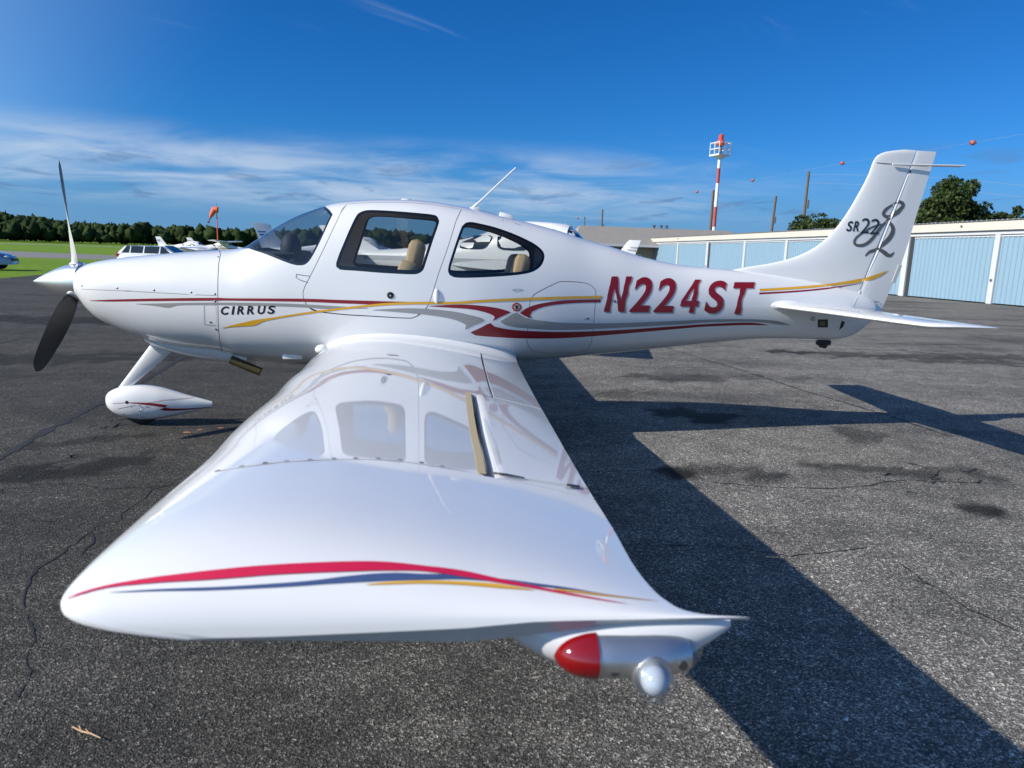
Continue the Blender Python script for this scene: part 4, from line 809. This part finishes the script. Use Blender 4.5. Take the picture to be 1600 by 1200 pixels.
# ---- low office building with grey roof left of the hangars
L0 = atd(905, 380, 78); L1 = atd(1190, 388, 84); dd = (L1-L0)[:2]; W_ = np.linalg.norm(dd); off = empty('office_building', (L0[0], L0[1], 0), math.atan2(dd[1], dd[0]), 'low building with wide grey shingle roof and tan wall behind the fuselage', 'building')
TAN = varied('tan_wall', (.28, .22, .15), .8, .12, 2)
b = MB(); b.box((W_/2, 5.5, 1.5), (W_-1, 9, 3.0)); b.build('wall', TAN, off, smooth=False)
b = MB(); b.add([(-.6, 0, 3.05), (W_+.6, 0, 3.05), (W_-1.5, 5.6, 5.1), (1.0, 5.6, 5.1), (W_+.6, 11.2, 3.05), (-.6, 11.2, 3.05)], [(0, 1, 2, 3), (3, 2, 4, 5), (0, 3, 5), (1, 4, 2)]); b.build('roof', SHING, off, smooth=False)
b = MB(); b.box((W_/2, -.02, 2.95), (W_+1.3, .08, .26)); b.box((-.62, 5.6, 2.95), (.08, 11.2, .26)); b.box((W_+.62, 5.6, 2.95), (.08, 11.2, .26)); b.build('eave_board', HW, off, smooth=False)
for i in range(5):
    x = 2.5+i*(W_-5)/4; b = MB(); b.box((x, .97, 1.5), (1.6, .08, 1.1)); w = b.build('window', HW, off, smooth=False); b = MB(); b.box((x, .93, 1.5), (1.4, .04, .9)); b.build('pane', DGLASS, w, smooth=False)
for i, px in enumerate((1041, 1053, 1062)):
    x = (px-905)/285*W_; b = MB(); b.tube([(x, 5.6, 4.95), (x, 5.6, 5.35)], .12, 8); b.sphere((x, 5.6, 5.35), (.22, .22, .12), 10, 6); b.build('roof_vent', FAST, off)

# ---- beacon tower
TR_ = mat('signal_red', (.40, .06, .04), .6); TW_ = mat('signal_white', (.78, .78, .76), .5)
B0 = atd(1113, 390, 92); tower = empty('beacon_tower', (B0[0], B0[1], 0), .3, 'tall red and white banded pole with railed platform and red beacon', 'beacon tower'); tower.scale = (1.40,)*3
hts = [(0, 1.5, 1), (1.5, 3.0, 0), (3.0, 4.30, 1), (4.30, 6.25, 0), (6.25, 8.05, 1), (8.05, 9.30, 0), (9.30, 10.0, 1)]; hts = [(a, c, 1-k) for a, c, k in hts]
for a, c, k in [(0, 4.05, 1), (4.05, 5.75, 0), (5.75, 7.7, 1), (7.7, 8.95, 0), (8.95, 9.75, 1)]: b = MB(); b.tube([(0, 0, a), (0, 0, c)], .135, 14); b.build('pole_band', (TR_, TW_)[k], tower)
b = MB(); b.tube([(0, 0, 9.75), (0, 0, 9.95)], [.3, .55], 14); b.box((0, 0, 10.0), (1.25, 1.25, .12)); b.build('platform', TW_, tower, smooth=False)
b = MB()
for sx in (-.6, 0, .6):
    for sy in (-.6, 0, .6):
        if sx or sy: b.tube([(sx, sy, 10.0), (sx, sy, 11.05)], .028, 6)
for z_ in (10.5, 11.0):
    for s in (-.6, .6): b.tube([(-.6, s, z_), (.6, s, z_)], .035, 6); b.tube([(s, -.6, z_), (s, .6, z_)], .035, 6)
b.tube([(.62, -.2, 10.0), (.85, -.2, 10.05), (.85, -.2, 11.1)], .05, 6); b.build('railing', TW_, tower)
b = MB(); b.tube([(0, 0, 10.05), (0, 0, 10.8)], .16, 10); b.build('beacon_mount', FAST, tower)
b = MB(); b.tube([(0, 0, 10.75), (0, 0, 10.85), (0, 0, 11.2), (0, 0, 11.3)], [.2, .34, .34, .2], 14); b.tube([(0, 0, 11.3), (0, 0, 11.62), (0, 0, 11.75)], [.2, .22, .08], 12); b.build('beacon_light', mat('beacon_red', (.6, .06, .03), .3, coat=.5), tower)

# ---- utility poles, line with marker balls
WOOD = varied('weathered_pole', (.13, .105, .085), .9, .25, 4)
def pole(px, ytop, dist, r, lean, lab, arms=True):
    p = atd(px, 395, dist); t = atd(px, ytop, dist); e = empty('utility_pole', (p[0], p[1], 0), 0., lab, 'pole', 'utility poles behind the hangars'); h = t[2]
    b = MB(); b.tube([(0, 0, 0), (lean*h, 0, h)], [r, r*.7], 10); b.build('pole_shaft', WOOD, e)
    b = MB(); b.box((lean*h*.97, 0, h*.965), (1.1 if arms else .3, .1, .1)); b.build('crossarm', WOOD, e, smooth=False)
    b = MB(); b.tube([(lean*h*.7+.2, -.15, h*.66), (lean*h*.7+.2, -.15, h*.74)], .14, 8); b.build('fuse_box', FAST, e)
    return np.array((p[0]+lean*h, p[1], h))
pole(1107, 297, 95, .20, .0, 'wooden pole right beside the red and white beacon tower', False); t2 = pole(1200, 306, 100, .21, .035, 'leaning wooden pole between the beacon tower and the tallest pole', False)
t3 = pole(1249, 268, 85, .19, .012, 'tallest wooden pole with cross bar left of the tail fin', False); pole(938, 327, 120, .17, 0., 'thin distant pole standing above the grey roofed building', False); pole(911, 338, 150, .12, 0., 'faint short pole farthest left over the grey roof', False)
LINEP = [atd(1840, 165, 70), atd(1520, 223, 93), atd(1316, 255, 122), atd(1176, 282, 145), atd(1089, 300, 170), atd(903, 341, 215), atd(760, 372, 260)]
CW = np.array([p for p in LINEP]); b = MB(); b.tube([tuple(p) for p in smooth_closed(CW, 6., closed=False)], .010, 5, cap=False); b.build('overhead_wire', mat('wire_grey', (.3, .3, .3), .6), None); wire = bpy.data.objects['overhead_wire']; tag(wire, 'thin overhead wire carrying orange marker balls across the sky', 'wire')
BALL = mat('marker_orange', (.42, .10, .07), .6)
for i, lab in ((1, 'orange marker ball right of the tail fin tip'), (2, 'orange marker ball just left of the tail fin tip'), (3, 'small orange marker ball between the leaning pole and the beacon'), (4, 'tiny orange marker ball left of the beacon tower'), (5, 'faintest marker ball low above the grey roofed building')):
    p = LINEP[i]; b = MB(); b.sphere((0, 0, 0), .28, 16, 10); b.tube([(-.5, 0, 0), (.5, 0, 0)], .05, 6); o = b.build('marker_ball', BALL); o.location = tuple(p); tag(o, lab, 'marker ball', 'marker balls on the overhead wire')
for k, z_ in enumerate((0, .9)):
    pts = [t3+np.array((0, 0, -.3-z_)), np.array((*((t3+atd(1700, 300, 70))[:2]/2), t3[2]-1.6-z_)), atd(1700, 300, 70)+np.array((0, 0, -z_))]
    b = MB(); b.tube([tuple(p) for p in smooth_closed(pts, 4., closed=False)], .008, 5, cap=False); o = b.build('power_cable', bpy.data.materials['wire_grey']); tag(o, ('upper' if k == 0 else 'lower')+' cable strung rightwards from the tallest pole past the tree', 'cable')

# ---- trees behind the hangars
def leafmat(name, c1, c2):
    m = mat(name, c1, .65, spec=.25); n = ntex(m, 'Noise', 1.1, det=3); g = m.node_tree.nodes.new('ShaderNodeNewGeometry'); N, L, b_ = nd(m)
    setcol(m, mixc(m, mixc(m, .5, n.outputs[0], g.outputs['Random Per Island']), c1, c2)); return m
LEAF = leafmat('tree_leaves', (.016, .030, .007), (.05, .078, .018)); BARK = varied('bark', (.09, .07, .05), .9, .3, 8)
def tree(px, ytop, dist, rx, seed, lab, n=6500, ybase=380):
    r = np.random.default_rng(seed); p = atd(px, 400, dist); H = atd(px, ytop, dist)[2]; e = empty('tree', (p[0], p[1], 0), 0., lab, 'tree', 'trees behind the hangars')
    b = MB(); b.tube([(0, 0, 0), (.1, .05, H*.25), (0, 0, H*.55), (.1, 0, H*.8)], [.32, .24, .15, .05], 10)
    for k in range(9): a = r.random()*6.28; z0 = H*(.28+.4*r.random()); q = rx*.75; b.tube([(0, 0, z0), (q*.5*cos(a), q*.5*sin(a), z0+H*.10), (q*cos(a), q*sin(a), z0+H*.16)], [.11, .07, .02], 6)
    b.build('trunk', BARK, e)
    zc, rz = H*.60, H*.40; vs = []; fs = []
    cl = []
    for k in range(46):
        d = r.normal(size=3); d /= np.linalg.norm(d); q = .35+.62*r.random()**.5; cl.append((d[0]*rx*q, d[1]*rx*q, zc+d[2]*rz*q, (.22+.2*r.random())*rx))
    for i in range(n):
        cx, cy, cz, cr = cl[r.integers(len(cl))]; d = r.normal(size=3); d /= np.linalg.norm(d); c = np.array((cx, cy, cz))+d*cr*(.55+.5*r.random())
        if c[2] > H*1.0: c[2] = H*(1-.03*r.random())
        a = r.normal(size=3); a /= np.linalg.norm(a); t = np.cross(a, r.normal(size=3)); t /= np.linalg.norm(t); s = .07+.13*r.random(); k = len(vs)
        vs += [c+t*s, c+a*s*.6, c-t*s, c-a*s*.6]; fs.append((k, k+1, k+2, k+3))
    mesh('crown', vs, fs, LEAF, e, smooth=False); return e
tree(1474, 275, 62, 2.5, 11, 'round dark green tree right of the tail fin', 15000); tree(1266, 334, 75, 2.2, 12, 'bushy tree left of the tail fin beside the tallest pole'); tree(1292, 341, 80, 1.7, 15, 'low tree touching the left edge of the tail fin', 4000)
tree(1548, 331, 66, 1.9, 13, 'low spreading tree above the hangar roof, second from right', 5000); tree(1596, 322, 60, 1.5, 14, 'tree cut by the right edge of the picture above the hangar', 4500); tree(866, 348, 110, 2.4, 17, 'dark tree peeping over the fuselage spine left of the grey roof', 4500)

# ---- the far wood: one mass of crowns
WOODM = mat('wood_leaves', (.03, .05, .015), .9, spec=.05); _g = WOODM.node_tree.nodes.new('ShaderNodeNewGeometry'); _n = ntex(WOODM, 'Noise', .9, det=4, ro=.7); _n3 = ntex(WOODM, 'Noise', .02, det=2)
setcol(WOODM, mixc(WOODM, ramp(WOODM, _n3.outputs[0], [(.35, 0.), (.65, .45)]), mixc(WOODM, ramp(WOODM, _n.outputs[0], [(.3, 0.), (.7, 1.)]), ramp(WOODM, _g.outputs['Random Per Island'], [(0., (.016, .03, .009)), (.7, (.030, .055, .014)), (1., (.06, .085, .02))]), (.012, .022, .008)), (.045, .065, .028)))
def wood(name, n, dist, dspread, hgt, hv, az0, az1, seed, lab, rise=0.):
    r = np.random.default_rng(seed); bm = bmesh.new(); bmesh.ops.create_icosphere(bm, subdivisions=2, radius=1.); bv = np.array([tuple(v.co) for v in bm.verts]); bf = np.array([[v.index for v in f.verts] for f in bm.faces]); bm.free()
    V_ = []; F_ = []; k = 0
    for i in range(n):
        az = az0+(az1-az0)*r.random(); u = r.random(); d = dist+dspread*u; x, y = CP[0]+d*sin(az+YAW), CP[1]+d*cos(az+YAW); h = hgt*(1+hv*(r.random()-.5)+.22*math.sin(az*9+seed)+.12*math.sin(az*23+2*seed))+rise*u
        w = h*(.13+.20*r.random())
        if rise == 0 and r.random() < .35: h *= .7
        h *= 1-.25*sstep(-.35, .0, az)
        s = 1+.30*r.normal(size=len(bv)); P = bv*np.array((w, w, h*.36))*s[:, None]+np.array((x, y, h*.62)); P[:, 2] = np.maximum(P[:, 2], .2); V_.append(P); F_.append(bf+k); k += len(bv)
    V_ = np.concatenate(V_); F_ = np.concatenate(F_); me = bpy.data.meshes.new(name); me.vertices.add(len(V_)); me.vertices.foreach_set('co', V_.ravel()); me.loops.add(F_.size); me.loops.foreach_set('vertex_index', F_.ravel()); me.polygons.add(len(F_)); me.polygons.foreach_set('loop_start', np.arange(0, F_.size, 3)); me.update(calc_edges=True); me.materials.append(WOODM)
    o = link(name, me); o['kind'] = 'stuff'; tag(o, lab, 'woodland'); return o
wood('far_wood', 4200, 410, 80, 9.6, .6, -.85, .55, 3, 'dark belt of woodland along the far side of the airfield')
wood('wooded_hill', 2200, 560, 200, 11., .35, -.80, .60, 8, 'wooded rise behind the near belt of trees', 6.)

# ---- windsock
w0 = atd(341, 392, 115); wt = atd(339.5, 322, 115); sock = empty('windsock', (w0[0], w0[1], 0), 0, 'orange windsock drooping from a thin orange pole', 'windsock'); OW = mat('windsock_orange', (.75, .13, .05), .7); hz_ = wt[2]
b = MB(); b.tube([(0, 0, 0), (0, 0, hz_)], [.10, .06], 8); b.build('pole', OW, sock); b = MB(); b.tube([(0, 0, hz_-.1), (0, 0, hz_+.5)], .03, 6); b.build('lamp_stem', FAST, sock)
b = MB(); b.tube([(.15, 0, hz_-.55), (-.3, 0, hz_-.5), (-.75, 0, hz_-1.3), (-1.25, 0, hz_-2.4)], [.46, .44, .30, .19], 14); b.build('sock', OW, sock)

# ---- twig and litter on the apron
TWG = varied('dry_twig', (.42, .29, .17), .9, .2, 30); q = [atz(px, py) for px, py in ((113, 1138), (128, 1147), (142, 1152), (158, 1161))]; b = MB(); b.tube([(p[0], p[1], .006+.004*i) for i, p in enumerate(q)], [.0022, .0035, .003, .0018], 6)
q2 = [atz(px, py) for px, py in ((128, 1147), (124, 1138))]; b.tube([(p[0], p[1], .009) for p in q2], .002, 6); q3 = [atz(px, py) for px, py in ((142, 1152), (134, 1143))]; b.tube([(p[0], p[1], .010) for p in q3], .0015, 6); o = b.build('twig', TWG); tag(o, 'dry forked twig lying on the asphalt at bottom left', 'twig')

# ---- other parked aircraft
PWHITE = mat('parked_white', (.78, .78, .77), .35, coat=.5); PGREY = mat('parked_grey', (.45, .46, .47), .5); PRED = mat('parked_red', (.38, .02, .03), .35, coat=.4); PBLUE = mat('parked_blue', (.03, .12, .42), .35, coat=.4)
def parked(name, loc, rz, lab, high=True, sc=1., accent=PRED, canopy=False, fh=1., group='aircraft parked across the apron'):
    e = empty(name, (*loc, 0), rz, lab, 'airplane', group); s = sc
    fx = pch([0, .35, 1.2, 2.0, 3.2, 4.4, 6.0, 7.6], [.05, .30, .46, .54, .56, .42, .22, .07]); ft = pch([0, .35, 1.2, 1.62, 2.4, 3.2, 4.4, 6, 7.6], [1.25, 1.38, 1.44, 1.5, 2.12, 2.16, 1.80, 1.52, 1.42] if canopy else [1.25, 1.45, 1.58, 1.66, 2.12, 2.16, 1.80, 1.52, 1.42]); fb = pch([0, .35, 1.2, 3.2, 4.4, 6, 7.6], [1.15, .95, .78, .72, .82, 1.02, 1.22])
    b = MB(); rings = []
    for x in np.r_[0, .08, .2, .35, np.linspace(.6, 7.6, 32)]:
        w, t, o = float(fx(x)), float(ft(x)), float(fb(x)); m, h = (t+o)/2, (t-o)/2; rings.append([(x*s, w*s*np.sign(cos(q))*abs(cos(q))**.8, (m+h*np.sign(sin(q))*abs(sin(q))**.8)*s) for q in np.linspace(0, 2*pi, 28, endpoint=False)])
    b.loft(rings); bd = b.build('fuselage', PWHITE, e, sharp=60)
    for sg in (-1, 1):
        for x0, x1, z0, z1, k in ((2.05, 2.85, 1.55, 2.0, .25), (2.98, 3.7, 1.55, 2.0, 0.), (3.85, 4.5, 1.55, 1.85, -.3)):
            n = 16; P = []
            for i in range(n): q = 2*pi*i/n; u = .5+.5*np.sign(cos(q))*abs(cos(q))**.5; v = .5+.5*np.sign(sin(q))*abs(sin(q))**.5; P.append((x0+(x1-x0)*u+k*(v-.5)*.6, z0+(z1-z0)*v))
            vs = []
            for x, z_ in P:
                w, t, o = float(fx(x)), float(ft(x)), float(fb(x)); m, h = (t+o)/2, (t-o)/2; u = min(.999, abs((z_-m)/h))**(1/.8); vs.append((x*s, sg*(w*(1-u*u)**.4+.006)*s, z_*s))
            mesh('cabin_window', vs, [tuple(range(n)) if sg < 0 else tuple(range(n))[::-1]], DGLASS, e, smooth=False)
    b = MB(); rings = []
    for x in np.linspace(1.62, 2.12, 6): w = float(fx(x)); t = float(ft(x)); rings.append([(x*s, w*.80*cos(q)*s, (t+.006-.16*(abs(cos(q))**3))*s) for q in np.linspace(.25, pi-.25, 12)])
    b.loft(rings, cap=False, close=False); b.build('windscreen', DGLASS, e)
    b = MB(); zw = 2.12 if high else .86
    for sg in (-1, 1):
        rings = []
        for a in np.linspace(.0 if high else .45, 5.2, 8):
            ch = 1.55-.10*a if not high else (1.6 if a < 2.6 else 1.6-.18*(a-2.6)); cs = (1-np.cos(np.linspace(0, pi, 14)))/2; yt = .13/.2*(.2969*np.sqrt(cs)-.126*cs-.3516*cs**2+.2843*cs**3-.1036*cs**4)*ch; z_ = zw+(.03 if high else .085)*a
            rings.append([((2.05+cs[i]*ch)*s, sg*a*s, (z_+yt[i]+.02)*s) for i in range(14)][::-1]+[((2.05+cs[i]*ch)*s, sg*a*s, (z_-yt[i]*.7)*s) for i in range(1, 14)])
        b.loft(rings)
    b.build('wing', PWHITE, e, sharp=50)
    b = MB(); rings = []
    for z_, x0, x1, t in ((1.35, 6.0, 7.55, .05), (1.55, 6.45, 7.62, .05), (2.0, 6.85, 7.75, .04), (2.5, 7.2, 7.92, .03), (2.6, 7.32, 7.95, .012)):
        z_ = 1.35+(z_-1.35)*fh; rings.append([(x0*s, 0, z_*s), ((x0+.25*(x1-x0))*s, t*s, z_*s), (x1*s, .006*s, z_*s), (x1*s, -.006*s, z_*s), ((x0+.25*(x1-x0))*s, -t*s, z_*s)])
    b.loft(rings); f = b.build('tail_fin', PWHITE, e, sharp=60); b = MB(); b.box((7.45*s, 0, (1.35+.7*fh)*s), (.42*s, .095*s, .07*s)); b.box((7.55*s, 0, (1.35+.85*fh)*s), (.36*s, .09*s, .05*s)); b.build('tail_stripe', accent, f, smooth=False)
    b = MB()
    for sg in (-1, 1):
        rings = []
        for a, x0, x1 in ((.05, 6.7, 7.55), (1.6, 6.95, 7.55), (1.68, 7.05, 7.5)): rings.append([(x0*s, sg*a*s, 1.36*s), ((x0+.2)*s, sg*a*s, 1.40*s), (x1*s, sg*a*s, 1.365*s), ((x0+.2)*s, sg*a*s, 1.33*s)])
        b.loft(rings)
    b.build('tailplane', PWHITE, e, sharp=60)
    b = MB(); rings = [[((-.30+.32*t)*s, .16*s*math.sin(t*1.5)*cos(q), (1.2+.16*math.sin(t*1.5)*sin(q))*s) for q in np.linspace(0, 2*pi, 16, endpoint=False)] for t in np.linspace(.02, 1, 8)]; b.loft(rings); b.build('spinner', accent, e)
    for k in (0, 1):
        b = MB(); A = (.12 if canopy else .7)+k*pi; rings = [[((-.08+.02*cos(q)*(1.2-r))*s, (r*cos(A)+.06*(1.1-r*.6)*cos(q)*sin(A))*s, (1.2+r*sin(A)-.06*(1.1-r*.6)*cos(q)*cos(A))*s) if False else ((-.08+.015*sin(q))*s, (r*cos(A)-.065*cos(q)*sin(A))*s, (1.2+r*sin(A)+.065*cos(q)*cos(A))*s) for q in np.linspace(0, 2*pi, 8, endpoint=False)] for r in (.1, .4, .8, .95)]; b.loft(rings); b.build('propeller_blade', BLK, e)
    for x, y in ((.75, 0), (2.9, -1.2), (2.9, 1.2)):
        b = MB(); b.tube([(x*s, y*.3*s, .85*s), (x*s, y*s, .2*s)], .045*s, 8); b.build('gear_leg', PGREY, e); b = MB(); b.tube([(x*s, (y-.07)*s, .2*s), (x*s, (y-.06)*s, .2*s), (x*s, (y+.06)*s, .2*s), (x*s, (y+.07)*s, .2*s)], [.14*s, .2*s, .2*s, .14*s], 18); b.build('wheel', RUB, e)
    b = MB(); b.box((4.0*s, 0, 1.22*s), (3.6*s, .90*s, .10*s)); 
    st = []
    for x in np.linspace(1., 6.8, 24): w, t, o = float(fx(x)), float(ft(x)), float(fb(x)); m, h = (t+o)/2, (t-o)/2; st.append([(x, z_, w*(1-min(.99, abs((z_-m)/h))**2.5)**.4+.004) for z_ in (1.27, 1.36)])
    for sg in (-1, 1): mesh('side_stripe', [(x*s, sg*w*s, z_*s) for r in st for x, z_, w in r], [(2*i, 2*i+1, 2*i+3, 2*i+2) for i in range(23)], accent, e)
    if canopy:
        b = MB(); rings = []
        for x in (2.28, 2.40): w = float(fx(x)); t = float(ft(x)); rings.append([(x*s, w*.98*cos(q)*s, (1.5+(t+.012-1.5)*abs(sin(q))**.7)*s) for q in np.linspace(0, pi, 20)])
        b.loft(rings, cap=False, close=False); b.build('windscreen_frame', PWHITE, e)
    return e
def gp(px, dist): p = atd(px, 400, dist); return (p[0], p[1])
nx_ = gp(1068, 15.8)
parked('parked_airplane', nx_, radians(180-20), 'white airplane parked directly beyond, glimpsed through the rear cabin window', False, 1.07, PGREY, True, .5)
parked('parked_airplane', gp(782, 42), radians(-12), 'white airplane whose fin tip shows above the fuselage spine left of the hangars', False, 1.0, PGREY)
parked('parked_airplane', gp(384, 98), radians(176), 'white high-wing airplane nearest the windshield base, nose to the right', True, .92, PRED)
parked('parked_airplane', gp(338, 92), radians(172), 'white airplane whose fin rises beside the white estate car', False, .9, PBLUE)
parked('parked_airplane', gp(650, 40), radians(195), 'white airplane seen through the door window, tail to the right', False, 1.05, PBLUE)
parked('parked_airplane', gp(590, 30), radians(20), 'white airplane with red spinner seen low through the door window', False, .9, PRED)
parked('parked_airplane', gp(700, 48), radians(5), 'white high-wing airplane far back behind the pilot seat', True, .95, PBLUE)

# ---- cars at the edge of the field
def car(loc, rz, lab, body, wagon):
    e = empty('parked_car', (*loc, 0), rz, lab, 'car', 'cars beside the apron'); L = 4.6
    hood = pch([0, .08, .5, 1.25, 3.9, 4.5, 4.6], [.45, .62, .84, .96, .98, .93, .6]); b = MB(); rings = []
    for x in np.r_[0, .04, .12, .3, np.linspace(.5, 4.3, 20), 4.45, 4.55, 4.6]:
        t = float(hood(x)); w = .88*min(1, (.72+.28*min(1, x/.5)))*min(1, .78+.22*min(1, (L-x)/.35)); rings.append([(x, w, .28), (x, w*1.0, .55), (x, w*.985, t-.12), (x, w*.9, t-.02), (x, w*.5, t+.015), (x, -w*.5, t+.015), (x, -w*.9, t-.02), (x, -w*.985, t-.12), (x, -w, .55), (x, -w, .28)])
    b.loft(rings); b.build('body', body, e, sharp=50)
    rr = 4.45 if wagon else 3.75; r0 = 2.05; r1 = 4.1 if wagon else 3.1; H = 1.39 if wagon else 1.47
    b = MB(); X = [1.22, r0, (r0+r1)/2, r1, rr]; Zr = [.97, H-.03, H, H-.02, 1.0]; rings = [[(x, .80-.20*(z_-.95)/.5, z_) if k == 0 else (x, .4*(1-.1*(z_-.95)), z_+.02) if k == 1 else (x, -.4*(1-.1*(z_-.95)), z_+.02) if k == 2 else (x, -.80+.20*(z_-.95)/.5, z_) for k in range(4)] for x, z_ in zip(X, Zr)]
    base = [[(x, .82, .94), *r, (x, -.82, .94)] for x, r in zip(X, rings)]; b.loft(base); b.build('cabin_roof', body, e, sharp=30)
    for sg in (-1, 1):
        for xs in ([(1.50, 2.12), (2.2, 3.0), (3.08, 3.75 if wagon else 3.35)] + ([(3.82, 4.25)] if wagon else [])):
            x0, x1 = xs; z0, z1 = 1.0, 1.38; xa = max(x0, 1.35+.0) if x0 > 1.6 else x0; xt0 = x0 if x0 > 1.6 else 2.0; xt1 = x1 if x1 < r1 else x1-.25
            wd = lambda z_: (.80-.20*(z_-.95)/.5)+.018
            f = [(xa, sg*wd(z0), z0), (x1, sg*wd(z0), z0), (xt1, sg*wd(z1), z1), (min(xt0, xt1-.1), sg*wd(z1), z1)]; mesh('side_window', f, [(0, 1, 2, 3) if sg < 0 else (3, 2, 1, 0)], DGLASS, e, smooth=False)
    mesh('windscreen', [(1.30, .66, 1.03), (1.30, -.66, 1.03), (1.98, -.55, 1.45), (1.98, .55, 1.45)], [(0, 1, 2, 3)], DGLASS, e, smooth=False)
    for x in (.85, 3.65):
        for sg in (-1, 1): b = MB(); b.tube([(x, sg*.72, .31), (x, sg*.74, .31), (x, sg*.89, .31), (x, sg*.90, .31)], [.26, .31, .31, .24], 20); w = b.build('wheel', RUB, e); b = MB(); b.tube([(x, sg*.895, .31), (x, sg*.91, .31)], [.19, .17], 16); b.build('rim', STEEL, w)
    for sg in (-1, 1):
        b = MB(); b.sphere((.20, sg*.62, .66), (.12, .17, .06), 14, 8); b.build('headlight', mat('headlamp', (.7, .72, .75), .1, coat=1.), e); b = MB(); b.box((4.50 if wagon else 4.52, sg*.72, .92 if wagon else .82), (.12, .18, .26), bev=.03); b.build('tail_light', mat('tail_lamp', (.45, .02, .02), .2, coat=1.), e)
    b = MB(); b.box((.02, 0, .52), (.06, 1.0, .16), bev=.02); b.box((.04, 0, .36), (.06, 1.3, .1), bev=.02); b.build('grille', BLK, e)
    return e
c0 = atz(25, 422); car((c0[0], c0[1]), pi+.25, 'silver-blue car cut off by the left picture edge on the grass', mat('car_silver_blue', (.30, .38, .48), .3, .5, 1.), False)
c1 = atd(320, 400, 44); car((c1[0], c1[1]), pi-.12, 'white estate car behind the cowling with only its roof and windows showing', mat('car_white', (.78, .78, .77), .3, 0., 1.), True)
